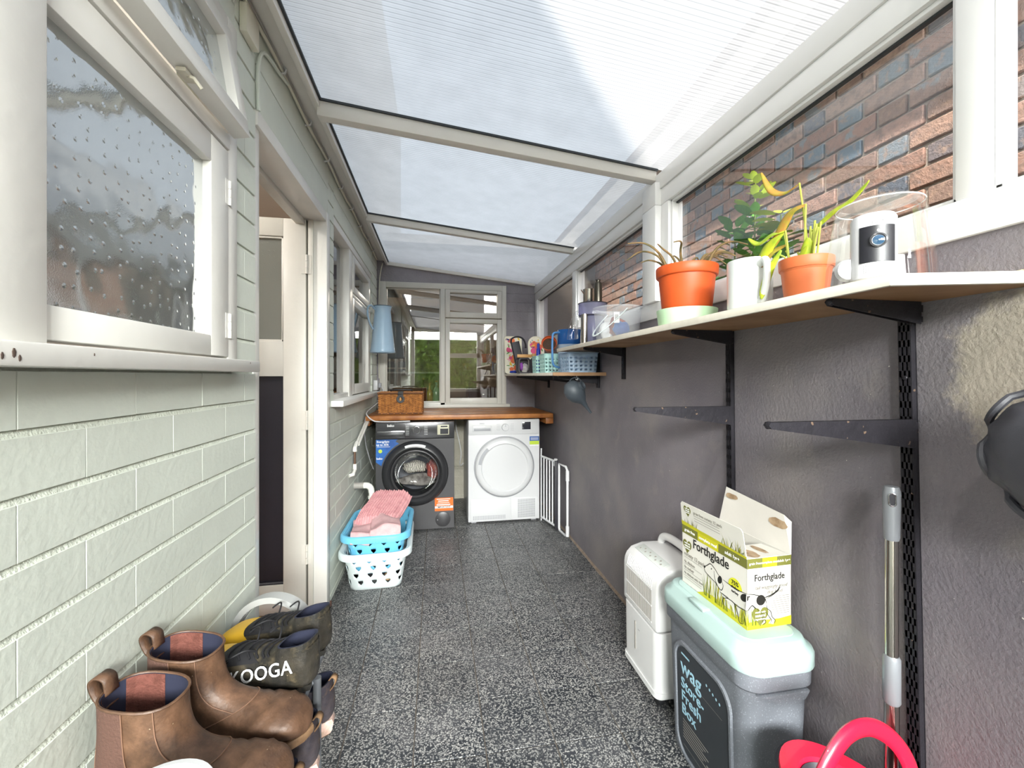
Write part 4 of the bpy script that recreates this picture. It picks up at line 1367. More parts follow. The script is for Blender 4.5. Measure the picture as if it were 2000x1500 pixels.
# ================================================================== right side: shelving on slotted uprights
pm('rail_black', '#26242a', .45, .2, var=.2, vs=30, speck=(70, .70, '#6d5a4c'), bump=.15, bs=80)
pm('shelf_wood', '#9c7a58', .6, col2='#7f5b3a', vs=6, world=True)
pm('shelf_edge', '#d8d2c5', .5, var=.08, vs=30, world=True)
pm('steel_dark', '#5a564e', .3, .9)
pm('steel', '#b9b4ad', .22, 1.0)
pm('zinc', '#cfcfd2', .3, .9)

def upright(y, z0, z1, label, lean=0, slots=True):
    t = thing('shelf_upright', label, 'shelf upright', (XR, y, z0))
    t.rotation_euler = (R(lean), 0, 0)
    h = z1 - z0
    MB().box(-.014, 0, -.0125, -.0095, 0, h).box(-.014, 0, .0095, .0125, 0, h).box(-.003, 0, -.0125, .0125, 0, h).build('channel', 'rail_black', t)
    m = MB()
    n = int(h / .032)
    z = 0.0
    for k in range(n):     # web strips left between the slots
        m.box(-.0145, -.0125, -.0105, .0105, z + .018, z + .032)
        z += .032
    m.box(-.0145, -.0125, -.0105, -.0065, 0, h).box(-.0145, -.0125, .0065, .0105, 0, h).box(-.0145, -.0125, -.002, .002, 0, h)
    m.build('slotted_face', 'rail_black', t)
    for z in (h * .12, h * .88):
        MB().lathe([(.005, 0), (.004, .002), (.0001, .0025)], 10, M=Matrix.Translation((-.0145, 0, z)) @ Matrix.Rotation(R(-90), 4, 'Y')).build('screw', 'rail_black', t, smooth=True)
    return t
upright(.705, .06, 1.352, 'tall black slotted upright nearest the mop handle', -1.2)
upright(1.262, .20, 1.352, 'tall black slotted upright behind the cardboard box', -.8)
upright(2.10, 1.185, 1.352, 'short black upright under the far half of the long shelf')
upright(2.46, 1.13, 1.352, 'short black upright behind the near end of the low shelf')
upright(3.00, 1.10, 1.202, 'short black upright under the middle of the low shelf')
upright(3.62, 1.10, 1.202, 'short black upright under the far end of the low shelf')

def bracket(y, z, L, h, label):
    t = thing('shelf_bracket', label, 'shelf bracket', (XR - .015, y, z))
    P = [(0, 0), (-L + .004, 0), (-L, -.006), (-L + .006, -.013), (-.002, -h), (0, -h)]
    m = MB()
    for s_ in (-1, 1):
        m.prism(P, s_ * .0065 - .0009, s_ * .0065 + .0009, 'y')
    m.build('arm', 'rail_black', t)
    MB().box(-L + .004, 0, -.007, .007, -.0018, 0).build('top_flange', 'rail_black', t)
    MB().box(-.004, .010, -.003, .003, -.02, -.006).box(-.004, .010, -.003, .003, -h + .004, -h + .016).build('hook', 'rail_black', t)
    tip = MB().lathe([(.0001, 0), (.0075, .003), (.0075, .010)], 10, M=Matrix.Translation((-L - .001, 0, -.006)) @ Matrix.Rotation(R(90), 4, 'Y'))
    tip.build('tip', 'rail_black', t, smooth=True)
bracket(.714, 1.1115, .345, .060, 'long empty black bracket halfway up the nearest upright')
bracket(1.268, 1.100, .345, .062, 'long empty black bracket on the upright behind the box')
bracket(.705, 1.3515, .215, .045, 'black bracket holding the near end of the long shelf')
bracket(1.262, 1.3515, .215, .045, 'black bracket under the middle of the long shelf')
bracket(2.10, 1.3515, .215, .045, 'black bracket under the far end of the long shelf')
bracket(2.46, 1.2025, .28, .05, 'black bracket under the near end of the low shelf')
bracket(3.00, 1.2025, .28, .05, 'black bracket under the middle of the low shelf')
bracket(3.62, 1.2025, .28, .05, 'black bracket under the far end of the low shelf')

ls = thing('long_shelf', 'long plywood shelf with white front edge carrying pots along the right wall', 'shelf', (0, 0, 0))
MB().prism([(.752, .588), (XR - .001, .520), (XR - .001, 2.535), (.742, 2.535)], 1.352, 1.370, 'z').build('board', 'shelf_wood', ls)
MB().prism([(.742, .580), (.752, .588), (.742, 2.535), (.737, 2.535)], 1.351, 1.371, 'z').build('front_edging', 'shelf_edge', ls, bevel=.001)
MB().prism([(.742, .580), (XR - .001, .512), (XR - .001, .5205), (.752, .5885)], 1.351, 1.371, 'z').build('end_edging', 'shelf_edge', ls, bevel=.001)
MB().prism([(.742, .582), (XR - .001, .514), (XR - .001, 2.535), (.738, 2.535)], 1.3702, 1.3712, 'z').build('top_face', 'shelf_edge', ls)
pm('foam_filler', '#d8c99a', .9, col2='#b59c63', vs=60, bump=.6, bs=120)
fm = MB(); rings = []
for i in range(26):
    y = .665 - i * .012
    r_ = (.004 + .009 * i / 25) * (1 + .35 * noise.noise((y * 40, 0, 2)))
    rings.append([(XR - .001, y, 1.3714), (XR - r_, y, 1.3714), (XR - r_ * .8, y, 1.3714 + r_ * .9), (XR - .001, y, 1.3714 + r_ * 1.5)])
fmo = fm.loft(rings).build('filler_bead', 'foam_filler', smooth=True)
tag(fmo, 'yellowish foam filler along the back of the long shelf near end', 'filler')
ss = thing('low_shelf', 'short low shelf in the back corner holding trays and baskets', 'shelf', (0, 0, 0))
MB().prism([(.662, 2.352), (XR - .001, 2.352), (XR - .001, YB - .005), (.672, YB - .005)], 1.204, 1.2225, 'z').build('board', 'shelf_edge', ss, bevel=.001)
MB().prism([(.660, 2.346), (XR - .001, 2.346), (XR - .001, 2.352), (.660, 2.352)], 1.2035, 1.223, 'z').build('end_edging', 'shelf_wood', ss)

# ------------------------------------------------------------------ things on the long shelf
SZ = 1.3714
pm('terracotta', '#c9531f', .45, var=.07, vs=14)
pm('terracotta_2', '#c26538', .5, var=.06, vs=14)
pm('soil', '#4b3a2e', .95, bump=.8, bs=90)
pm('mint_plastic', '#b9d9b4', .4)
pm('dry_stem', '#8d6f48', .8, col2='#5f5a3a', vs=40)
pm('white_ceramic', '#d2d6d3', .25)
def pot(name, label, loc, r0, r1, h, mat, rimh):
    t = thing(name, label, 'plant pot', loc)
    m = MB().lathe([(r0 * .96, 0), (r0, .004), (r0 + (r1 - r0) * .62, h - rimh), (r1 * .965, h - rimh + .001), (r1 * .985, h - rimh + .004), (r1, h - .003), (r1 * .99, h), (r1 * .96, h), (r1 * .93, h - rimh), (r1 * .90, h - .03)], 48, cap1=False)
    m.build('pot_body', mat, t, smooth=True, angle=50)
    MB().lathe([(r1 * .92, h - .028), (r1 * .5, h - .022), (.0001, h - .020)], 32, cap0=False, cap1=False).build('soil', 'soil', t, smooth=True)
    return t
sc_ = thing('plant_saucer', 'pale green plastic saucer under the larger orange pot', 'saucer', (.848, 1.325, SZ))
MB().lathe([(.088, 0), (.092, .004), (.0985, .055), (.0965, .056), (.0945, .053), (.089, .008), (.0001, .007)], 48, cap1=False).build('saucer_wall', 'mint_plastic', sc_, smooth=True)
p1 = pot('plant_pot', 'larger orange plastic pot with dead brown stems on a green saucer', (.848, 1.325, SZ + .009), .076, .101, .192, 'terracotta', .034)
rg = random.Random(12)
for q in range(14):
    a = rg.uniform(0, 2 * PI)
    if q < 4: a = R(150 + 25 * q)
    if 4 <= q < 8: a = R(-60 + 22 * (q - 4))
    r = rg.uniform(.02, .065); L = rg.uniform(.10, .20)
    p0 = Vector((r * math.cos(a), r * math.sin(a), .165))
    d = Vector((math.cos(a), math.sin(a), 0))
    bend = rg.uniform(-.6, .8)
    pts = [p0, p0 + d * L * .25 + Vector((0, 0, L * .45)), p0 + d * L * .55 + Vector((rg.uniform(-.01, .01), rg.uniform(-.01, .01), L * (.62 + .1 * bend))), p0 + d * L * .9 + Vector((0, 0, L * (.55 + .5 * bend * .6)))]
    MB().tube(bez(pts, 5), [.0055 - .0038 * i / 15 for i in range(16)], 6).build('dead_stem', 'dry_stem', p1, smooth=True)

mg = thing('ceramic_mug', 'white straight-sided jug with handle standing between the two plant pots', 'mug', (.862, 1.045, SZ), rz=-103)
MB().lathe([(.052, 0), (.056, .004), (.057, .146), (.0555, .149), (.053, .146), (.052, .01), (.0001, .008)], 48, cap1=False).build('mug_body', 'white_ceramic', mg, smooth=True)
MB().tube(bez([(.055, 0, .128), (.078, 0, .134), (.090, 0, .115), (.086, 0, .075), (.070, 0, .040), (.055, 0, .022)], 7), .0095, 12, flat=1.0, up=(0, 1, 0)).build('handle', 'white_ceramic', mg, smooth=True)

p2 = pot('plant_pot', 'smaller terracotta pot with a yellowing leafy plant beside the glass cover', (.872, .872, SZ), .043, .057, .108, 'terracotta_2', .026)
pm('leaf_yellow', '#bcc42f', .5, col2='#8fae2c', vs=30)
pm('leaf_brown', '#b5813a', .6, col2='#a09a30', vs=40)
pm('leaf_stem', '#a9b04a', .5)
def leaf(par, pts, w, mat, curl=.3):
    """blade along a curve with a midrib fold, tapering at both ends"""
    P = bez(pts, 7); n = len(P); rows = []
    for i, p in enumerate(P):
        t_ = i / (n - 1); ww = w * (math.sin(PI * min(1, t_ * .93 + .05)) ** .8) + .0008
        d = (P[min(i + 1, n - 1)] - P[max(i - 1, 0)]).normalized()
        s = d.cross(Vector((-.6, -.55, .6))).normalized(); u = s.cross(d)
        rows.append([p + s * ww - u * ww * curl, p + s * ww * .5 - u * ww * curl * .3, p, p - s * ww * .5 - u * ww * curl * .3, p - s * ww - u * ww * curl])
    o = MB().loft(rows, False, False, closed=False).build('leaf', mat, par, smooth=True, angle=180)
    sd = o.modifiers.new('thickness', 'SOLIDIFY'); sd.thickness = .0007
    return o
B0 = Vector((0, 0, .09))
def stemleaf(base, mid, tip, w, mat, r=.0022, k=.5):
    base, mid, tip = Vector(base), Vector(mid), Vector(tip)
    MB().tube(bez([base, base.lerp(mid, .5) + Vector((0, 0, .01)), mid], 6), r, 7).build('stem', 'leaf_stem', p2, smooth=True)
    return mid, tip
LF_ = [
 ((.0, -.01, .085), (.005, .02, .245), [(.005, .02, .245), (.005, .06, .243), (.003, .095, .262), (.0, .12, .305)], .0085, 'leaf_brown'),
 ((-.005, .0, .085), (.0, .0, .20), [(.0, .0, .20), (-.01, .03, .195), (-.015, .065, .155), (-.015, .075, .14)], .011, 'leaf_brown'),
 ((-.01, .03, .085), (-.01, .042, .165), [(-.01, .042, .165), (-.015, .075, .168), (-.02, .11, .160), (-.02, .14, .178)], .008, 'leaf_yellow'),
 ((-.01, .03, .085), (-.01, .045, .16), [(-.01, .045, .165), (-.02, .075, .150), (-.022, .105, .115), (-.022, .12, .085)], .015, 'leaf_yellow'),
 ((.005, -.02, .085), (.005, -.03, .16), [(.005, -.01, .15), (.008, -.05, .17), (.01, -.085, .178), (.01, -.12, .195)], .010, 'leaf_yellow'),
 ((-.015, .02, .085), (-.02, .045, .12), [(-.02, .045, .13), (-.03, .065, .10), (-.034, .08, .065), (-.035, .085, .045)], .009, 'leaf_yellow'),
 ((-.015, .01, .085), (-.02, .01, .11), [(-.02, .04, .07), (-.022, .015, .085), (-.022, -.01, .11), (-.02, -.02, .12)], .009, 'leaf_yellow'),
 ((.0, .03, .085), (.0, .05, .13), [(-.005, .045, .14), (-.015, .075, .135), (-.02, .10, .118), (-.022, .115, .108)], .011, 'leaf_brown'),
 ((.0, .01, .085), (.0, .02, .12), [(.0, -.015, .085), (-.01, -.012, .11), (-.015, -.018, .135)], .012, 'leaf_yellow'),
]
def sc3(p):
    return (p[0], p[1] * 1.18, .085 + (p[2] - .085) * 1.36)
for base, mid, pts, w, mt_ in LF_:
    base, mid, pts, w = sc3(base), sc3(mid), [sc3(q) for q in pts], w * 1.1
    stemleaf(base, mid, pts[-1], w, mt_)
    leaf(p2, pts, w, mt_)
for q in range(6):
    x = -.01 + .006 * q; yq = -.035 + .009 * q
    MB().tube(bez([(x * .5, yq * .6, .085), (x, yq, .14), (x * 1.3, yq * 1.3, .17 + .012 * (q % 3))], 5), .0024, 7).build('stem', 'leaf_stem', p2, smooth=True)

# clear cover and the small camera
mat_glass('clear_plastic', (.985, .99, .99, 1), .35)
gv = thing('glass_cover', 'clear glass vase turned upside down behind the small white camera', 'vase', (.888, .716, SZ))
MB().lathe([(.090, 0), (.0905, .004), (.086, .06), (.075, .150), (.070, .172), (.062, .180), (.0001, .181)], 48, cap0=False, cap1=False).build('vase_wall', 'clear_plastic', gv, smooth=True)
pm('clear_edge', '#f2f4f5', .15)
MB().tube([(.0905 * math.cos(2 * PI * i / 48), .0905 * math.sin(2 * PI * i / 48), .001) for i in range(48)], .0011, 6, closed=True).build('lip', 'clear_edge', gv, smooth=True)
MB().tube([(.0695 * math.cos(2 * PI * i / 48), .0695 * math.sin(2 * PI * i / 48), .174) for i in range(48)], .0011, 6, closed=True).build('shoulder_line', 'clear_edge', gv, smooth=True)
pm('camera_black', '#1a1a20', .4)
pm('lens_blue', '#2a4660', .05, coat=1)
cm_ = thing('security_camera', 'small white cylindrical camera with a black glossy front on the shelf end', 'camera', (.782, .640, SZ), rz=51)
Rr = .033
MB().lathe([(.028, 0), (Rr, .004), (Rr, .112), (.030, .118), (.0001, .121)], 72).build('housing', 'white_plastic', cm_, smooth=True)
def cyl_patch(a0, a1, z0, z1, r, n=14):
    m = MB()
    A = [R(a0 + (a1 - a0) * i / n) for i in range(n + 1)]
    m.loft([[(-r * math.cos(a), -r * math.sin(a), z) for a in A] for z in (z0, z1)], False, False, closed=False)
    return m
fp_ = cyl_patch(-46, 46, .030, .094, Rr + .0012).build('front_window', 'camera_black', cm_, smooth=True)
Mx = Matrix.Translation((-Rr - .0010, 0, .067)) @ Matrix.Rotation(R(-90), 4, 'Y')
MB().lathe([(.0125, 0), (.0125, .0022), (.0100, .003), (.0090, .0015), (.0001, .001)], 28, M=Mx).build('lens_ring', 'graphite_gloss', fp_, smooth=True)
MB().lathe([(.0086, .0016), (.005, .0026), (.0001, .003)], 24, M=Mx).build('lens', 'lens_blue', fp_, smooth=True)
MB().lathe([(.002, 0), (.002, .0014), (.0001, .0015)], 12, M=Matrix.Translation((-Rr - .0004, 0, .084)) @ Matrix.Rotation(R(-90), 4, 'Y')).build('sensor', 'steel', fp_, smooth=True)
sp = MB()
for i in range(13):
    for j in range(5):
        a = R(-34 + i * 5.6); z = .013 + j * .003
        sp.box(-.0005, .0005, -.0006, .0006, -.0006, .0006, Matrix.Translation((-(Rr + .0003) * math.cos(a), -(Rr + .0003) * math.sin(a), z)) @ Matrix.Rotation(a, 4, 'Z'))
sp.build('speaker_grille', 'mark_shade_grey', cm_)
text('brand_lettering', 'ring', .011, 'mark_shade_grey', cm_, frame_M((-Rr - .0003, 0, .101), (0, -1, 0), (0, 0, 1)))
MB().lathe([(.0001, -.012), (.018, -.010), (.022, 0), (.018, .010), (.0001, .012)], 28, M=Matrix.Translation((.006, .034, .026)) @ Matrix.Rotation(R(90), 4, 'Y')).build('mount_foot', 'white_plastic', cm_, smooth=True)

# clear plastic tub with handle
mat_glass('milky_plastic', (.90, .92, .93, 1), 1.2)
def mat_milky():
    m, t = new_mat('milky')
    tr = t.n('ShaderNodeBsdfTransparent'); tr.inputs[0].default_value = (.95, .96, .97, 1)
    df = t.n('ShaderNodeBsdfPrincipled', i_Roughness=.2); df.inputs['Base Color'].default_value = (.86, .88, .90, 1)
    mx = t.n('ShaderNodeMixShader', i_0=.22); t.l(tr.outputs[0], mx.inputs[1]); t.l(df.outputs[0], mx.inputs[2])
    t.l(mx.outputs[0], t.out.inputs[0])
mat_milky()
def mat_tint(name, col, fac):
    m, t = new_mat(name)
    tr = t.n('ShaderNodeBsdfTransparent'); tr.inputs[0].default_value = hx(col)
    df = t.n('ShaderNodeBsdfPrincipled', i_Roughness=.15); df.inputs['Base Color'].default_value = hx(col)
    mx = t.n('ShaderNodeMixShader', i_0=fac); t.l(tr.outputs[0], mx.inputs[1]); t.l(df.outputs[0], mx.inputs[2])
    t.l(mx.outputs[0], t.out.inputs[0])
mat_tint('tint_purple', '#b0b0cc', .3)
mat_tint('tint_blue', '#d0e2f2', .45)
mat_tint('tint_deep', '#2f6ab0', .6)
tu = thing('plastic_tub', 'clear round plastic tub with barcode label and white carrying handle', 'tub', (.866, 1.93, SZ))
MB().lathe([(.098, 0), (.100, .004), (.112, .155), (.0001 + .111, .156)], 48, cap0=True, cap1=False).build('tub_wall', 'milky', tu, smooth=True)
MB().tube([(.1135 * math.cos(2 * PI * i / 56), .1135 * math.sin(2 * PI * i / 56), .157) for i in range(56)], .0042, 8, closed=True).build('rim', 'milky', tu, smooth=True)
hp = [(-.115 * math.sin(R(a)) * 1.0, -.116 * math.cos(R(a)), .135 - .105 * math.sin(R(max(0, a))) if a >= 0 else .135) for a in range(0, 181, 9)]
hp = [Vector((-.114 * math.sin(R(a)) - .002, .114 * math.cos(R(a)), .142 - .118 * math.sin(R(a)))) for a in range(0, 181, 9)]
MB().tube(hp, .0055, 8, flat=.5).build('carry_handle', 'basket_white', tu, smooth=True)
MB().lathe([(.008, 0), (.008, .006), (.0001, .007)], 14, M=Matrix.Translation((-.068, .078, .04)) @ Matrix.Rotation(R(-90), 4, 'Y')).build('clip', 'white_plastic', tu, smooth=True)
a0 = -122
lb = MB(); A = [R(a0 + q * 3.2) for q in range(5)]
lb.loft([[((.1128) * math.cos(a), (.1128) * math.sin(a), z) for a in A] for z in (.075, .125)], False, False, closed=False)
lb = lb.build('barcode_label', 'print_white', tu, smooth=True)
bc = MB()
for q in range(9):
    a = R(a0 + 2.6 + q * .95); a2 = R(a0 + 2.6 + q * .95 + (.35 if q % 3 else .6))
    bc.loft([[(.1134 * math.cos(x_), .1134 * math.sin(x_), z) for x_ in (a, a2)] for z in (.092, .114)], False, False, closed=False)
bc.build('barcode_bars', 'print_black', lb)
for nm, mt_, c, r, sd_, lab in (('wrapped_packet', 'cloth_red', (.878, 1.96, SZ + .07), (.04, .045, .05), 4, 'pink and red packet inside the clear tub'), ('wrapped_packet', 'sticker_blue', (.862, 1.875, SZ + .055), (.04, .035, .035), 9, 'blue packet behind the barcode in the clear tub'), ('wrapped_packet', 'print_white', (.835, 1.985, SZ + .055), (.035, .035, .045), 14, 'white crumpled packet inside the clear tub')):
    o = lump(nm, mt_, None, (0, 0, 0), r, sd_); o.location = c; tag(o, lab, 'packet')

# juicer with steel jug
ju = thing('juicer', 'tall juicer with smoky clear bowl at the far end of the long shelf', 'juicer', (.870, 2.27, SZ))
MB().lathe([(.070, 0), (.072, .01), (.066, .12), (.062, .165)], 40, cap1=True).build('motor_base', 'tint_purple', ju, smooth=True)
MB().loft([[(x, y, z) for x, y in rrect(.03, .05, .012, 4, -.062, -.035)] for z in (.0, .02, .15, .172)]).build('front_column', 'steel', ju, smooth=True)
bo_ = MB().lathe([(.070, .168), (.079, .172), (.080, .235), (.078, .240)], 44, cap0=True, cap1=True).build('juice_bowl', 'tint_purple', ju, smooth=True)
MB().tube([(.080 * math.cos(2 * PI * i / 48), .080 * math.sin(2 * PI * i / 48), .238) for i in range(48)], .0025, 6, closed=True).tube([(.075 * math.cos(2 * PI * i / 48), .075 * math.sin(2 * PI * i / 48), .168) for i in range(48)], .0025, 6, closed=True).build('bowl_rims', 'gate_black', bo_, smooth=True)
rings = []
for i in range(9):
    a = R(10 * i); rings.append([(x - .075 - .035 * math.sin(a) , y + .03, .20 - .16 * (i / 8) ** 1.2) for x, y in rrect(.02 + .03 * i / 8, .07, .009, 4)])
MB().loft(rings).build('pulp_chute', 'clear_plastic', ju, smooth=True)
MB().lathe([(.022, .24), (.022, .335), (.019, .348), (.012, .352), (.012, .362), (.015, .364), (.0001, .366)], 28, (.015, -.045, 0)).build('pusher', 'steel_dark', ju, smooth=True)
jj = thing('steel_jug', 'small brushed steel jug standing on top of the juicer', 'jug', (.865, 2.31, SZ + .2405))
MB().lathe([(.032, 0), (.034, .003), (.034, .078), (.0365, .086), (.035, .086), (.032, .078), (.031, .006), (.0001, .005)], 36, cap1=False).build('jug_body', 'steel', jj, smooth=True)
MB().loft([[(-.030, -.012, .060), (-.030, .012, .060), (-.031, 0, .055)], [(-.050, -.006, .084), (-.050, .006, .084), (-.050, 0, .080)]]).build('spout', 'steel', jj, smooth=True)

# ------------------------------------------------------------------ things on the low shelf
LZ = 1.2232
# clear jug with blue lid
cj = thing('measuring_jug', 'large clear plastic jug with blue handle and tinted body on the low shelf', 'jug', (.885, 2.735, LZ))
MB().lathe([(.075, 0), (.077, .004), (.080, .255), (.0001 + .079, .256)], 40, cap1=False).build('jug_body', 'tint_blue', cj, smooth=True)
MB().lathe([(.0795, .190), (.081, .192), (.082, .285), (.080, .288), (.0001, .288)], 40, cap0=False).build('blue_top', 'tint_deep', cj, smooth=True)
pm('handle_blue', '#4f86bd', .35)
MB().tube(bez([(-.075, -.02, .268), (-.118, -.03, .262), (-.128, -.03, .225), (-.128, -.03, .10), (-.118, -.03, .05), (-.078, -.02, .035)], 8), .010, 10, flat=.7).build('handle', 'handle_blue', cj, smooth=True)
def slot_basket(name, label, mat, loc, rz, w, l, h, cols=5, rows=4, taper=.9):
    t = thing(name, label, 'storage basket', loc, rz=rz)
    f = tub_map(w * taper, l * taper, w, l, h, .018, .022)
    m = MB(); NU = 48
    vr = [0, .1] + [.1 + .78 * (q + 1) / (rows * 2) for q in range(rows * 2)] + [1.0]
    for a in range(len(vr) - 1):
        for k in range(NU):
            if a % 2 == 1 and 0 < a < len(vr) - 2 and k % 2:
                continue
            m.add([f(k / NU, vr[a]), f((k + 1) / NU, vr[a]), f((k + 1) / NU, vr[a + 1]), f(k / NU, vr[a + 1])], [(0, 1, 2, 3)])
    m.add([f(k / NU, 0) for k in range(NU)], [tuple(range(NU))])
    o = m.build('basket_wall', mat, t, smooth=True, weld=.0003)
    sd = o.modifiers.new('thickness', 'SOLIDIFY'); sd.thickness = .0018
    MB().tube([(x, y, h) for x, y in rrect(w, l, .022, 6)], .0032, 8, closed=True).build('rim', mat, t, smooth=True)
    return t
slot_basket('storage_basket', 'translucent pale blue slotted basket at the near end of the low shelf', 'tint_blue', (.862, 2.495, LZ), 0, .19, .22, .118)
pm('mint_basket_mat', '#b5e0da', .4)
slot_basket('storage_basket', 'wider mint green basket holding an orange pot on the low shelf', 'mint_basket_mat', (.832, 2.98, LZ), 0, .16, .19, .135)
slot_basket('storage_basket', 'narrow mint green basket holding a blue bottle on the low shelf', 'mint_basket_mat', (.795, 3.20, LZ), 0, .10, .16, .130)
op = pot('plant_pot', 'small orange plastic pot lying tilted in the mint basket', (.800, 2.93, LZ + .175), .036, .055, .095, 'terracotta', .018)
op.rotation_euler = (R(62), R(-38), 0)
pm('bottle_blue', '#1f3fb0', .3)
bt = thing('spray_bottle', 'slim royal blue bottle standing in the narrow mint basket', 'bottle', (.775, 3.17, LZ + .01))
MB().lathe([(.015, 0), (.016, .01), (.016, .165), (.013, .18), (.009, .188)], 20).build('bottle_body', 'bottle_blue', bt, smooth=True)
MB().lathe([(.011, .188), (.011, .212), (.006, .222), (.0001, .222)], 16).build('cap', 'bottle_blue', bt, smooth=True)
# caddies with wooden handles
pm('caddy_black', '#322c33', .5); pm('caddy_wood', '#cf9b5c', .5)
for i, (x, y, lab) in enumerate(((.735, 3.50, 'left'), (.835, 3.38, 'right'))):
    t = thing('utensil_caddy', 'dark wire caddy with wooden top strip, the %s one of two on the low shelf' % lab, 'caddy', (x, y, LZ))
    rings = []
    for dd in (-.009, .009):
        rings.append([(u, dd, v) for u, v in rrect(.105, .135, .03, 5, 0, .0675)])
    inn = [[(u, dd, v) for u, v in rrect(.082, .112, .02, 5, 0, .0675)] for dd in (-.009, .009)]
    m = MB().loft([rings[0], rings[1], inn[1], inn[0], rings[0]], False, False)
    m.build('side_frame', 'caddy_black', t, smooth=True)
    m = MB().loft([[(u, .10, v) for u, v in rrect(.105, .135, .03, 5, 0, .0675)], [(u, .118, v) for u, v in rrect(.105, .135, .03, 5, 0, .0675)]]).build('rear_frame', 'caddy_black', t, smooth=True)
    bx('wood_strip', 'caddy_wood', t, -.065, .060, -.018, -.004, .135, .162, bevel=.002)
pm('sponge_grey', '#b5b0ae', .9); pm('purple_rubber', '#8a3fa0', .5)
o = lump('cleaning_cloth', 'sponge_grey', None, (0, 0, 0), (.035, .035, .04), 31); o.location = (.745, 3.545, LZ + .045); tag(o, 'pale grey cloth stuffed in the left caddy', 'cloth')
o = lump('cleaning_cloth', 'sponge_grey', None, (0, 0, 0), (.035, .03, .04), 37); o.location = (.845, 3.425, LZ + .045); tag(o, 'pale grey cloth stuffed in the right caddy', 'cloth')
o = lump('rubber_glove', 'purple_rubber', None, (0, 0, 0), (.014, .012, .035), 41); o.location = (.712, 3.52, LZ + .06); tag(o, 'purple rubber glove poking out of the left caddy', 'glove')
# black holder leaning with a loop
bh = thing('torch_holder', 'black folded plastic holder leaning against the fruit tray', 'holder', (.745, 3.66, LZ + .002), ry=-13)
MB().loft([[(u, d, z) for u, d in rrect(.075, .045, .01, 4)] for z in (.0, .24, .285)]).build('holder_body', 'gate_black', bh, smooth=True)
MB().tube(bez([(-.035, 0, .28), (-.02, 0, .318), (.03, 0, .325), (.075, 0, .30), (.09, 0, .25), (.085, 0, .21)], 6), .013, 10, flat=.6).build('top_loop', 'gate_black', bh, smooth=True)
MB().lathe([(.006, 0), (.006, .004), (.0001, .005)], 12, M=Matrix.Translation((.01, -.0225, .04)) @ Matrix.Rotation(R(90), 4, 'X')).build('stud', 'steel', bh, smooth=True)
# fruit-pattern trays
pm('tray_base', '#f0ead6', .45)
FR = [('#d8477a', .5), ('#e8c02f', .4), ('#5b9a4a', .35), ('#e8703a', .3), ('#2f3f6a', .2), ('#f0a6b8', .3)]
for i, (c, _) in enumerate(FR):
    pm('fruit_%d' % i, c, .5)
def tray(name, label, loc, w, h, rx, rz, seed, rr=.03):
    t = thing(name, label, 'tray', loc, rz=rz, rx=rx)
    o1 = rrect(w, h, rr, 8, 0, h / 2)
    o2 = rrect(w - .02, h - .02, rr * .8, 8, 0, h / 2)
    MB().loft([[(u, .0, v) for u, v in o1], [(u, -.010, v) for u, v in o1], [(u, -.009, v) for u, v in [(a * .985, (b_ - h / 2) * .985 + h / 2) for a, b_ in o1]], [(u, -.003, v) for u, v in o2]], True, True).build('tray_body', 'tray_base', t, smooth=True)
    rg = random.Random(seed)
    k = 0
    for q in range(60):
        u = rg.uniform(-w / 2 + .02, w / 2 - .02); v = rg.uniform(.022, h - .022)
        kind = rg.choice([0, 1, 2, 2, 3, 4, 5]); s_ = rg.uniform(.010, .026) * (1.2 if kind in (0, 3) else .8)
        a = rg.uniform(0, PI); el_ = 1 if kind in (0, 3) else rg.uniform(.25, .5)
        pts = []
        for j in range(14):
            th = 2 * PI * j / 14
            x_, y_ = s_ * math.cos(th), s_ * el_ * math.sin(th)
            pts.append((u + x_ * math.cos(a) - y_ * math.sin(a), -.0032 - .00008 * k, v + x_ * math.sin(a) + y_ * math.cos(a)))
        if any(abs(p[0]) > w / 2 - .012 or p[2] < .012 or p[2] > h - .012 for p in pts):
            continue
        MB().add(pts, [tuple(range(14))]).build('printed_fruit', 'fruit_%d' % kind, t)
        k += 1
    return t
tray('serving_tray', 'tall fruit-print tray leaning on the back wall beside the window', (.745, 4.055, LZ), .175, .375, -9, 0, 4)
tray('serving_tray', 'round-topped fruit-print tray standing behind the caddies', (.895, 3.72, LZ), .15, .345, -8, 0, 9, rr=.073)
nv = lump('folded_cloth', 'bottle_blue', None, (0, 0, 0), (.045, .045, .014), 51); nv.location = (.715, 3.86, LZ + .018); tag(nv, 'navy blue folded cloth at the foot of the tall tray', 'cloth')
# watering can under the low shelf
pm('can_grey', '#3f464d', .5)
wc = thing('watering_can', 'dark grey plastic watering can hanging from the low shelf end', 'watering can', (.800, 2.375, 1.115))
rings = []
spine = [((-.040, 0, .052), .010), ((-.036, 0, .045), .034), ((-.020, 0, .020), .056), ((.0, 0, -.006), .062), ((.022, 0, -.032), .052), ((.040, 0, -.052), .034), ((.052, 0, -.068), .018), ((.072, 0, -.095), .011), ((.100, 0, -.132), .0065)]
MB().tube([s_[0] for s_ in spine], [s_[1] for s_ in spine], 20, flat=.85, up=(0, 1, 0)).build('can_body', 'can_grey', wc, smooth=True)
Mo = Matrix.Translation((.030, -.028, .028)) @ Matrix.Rotation(R(62), 4, 'X') @ Matrix.Rotation(R(35), 4, 'Y')
MB().lathe([(.026, -.02), (.026, .012), (.023, .014), (.021, .010), (.020, -.005), (.0001, -.008)], 24, M=Mo).build('filler_neck', 'can_grey', wc, smooth=True)
MB().tube(bez([(-.036, 0, .045), (-.02, 0, .070), (.015, 0, .078), (.036, 0, .060), (.040, -.005, .035)], 6), .006, 8, flat=.6).build('carry_handle', 'can_grey', wc, smooth=True)
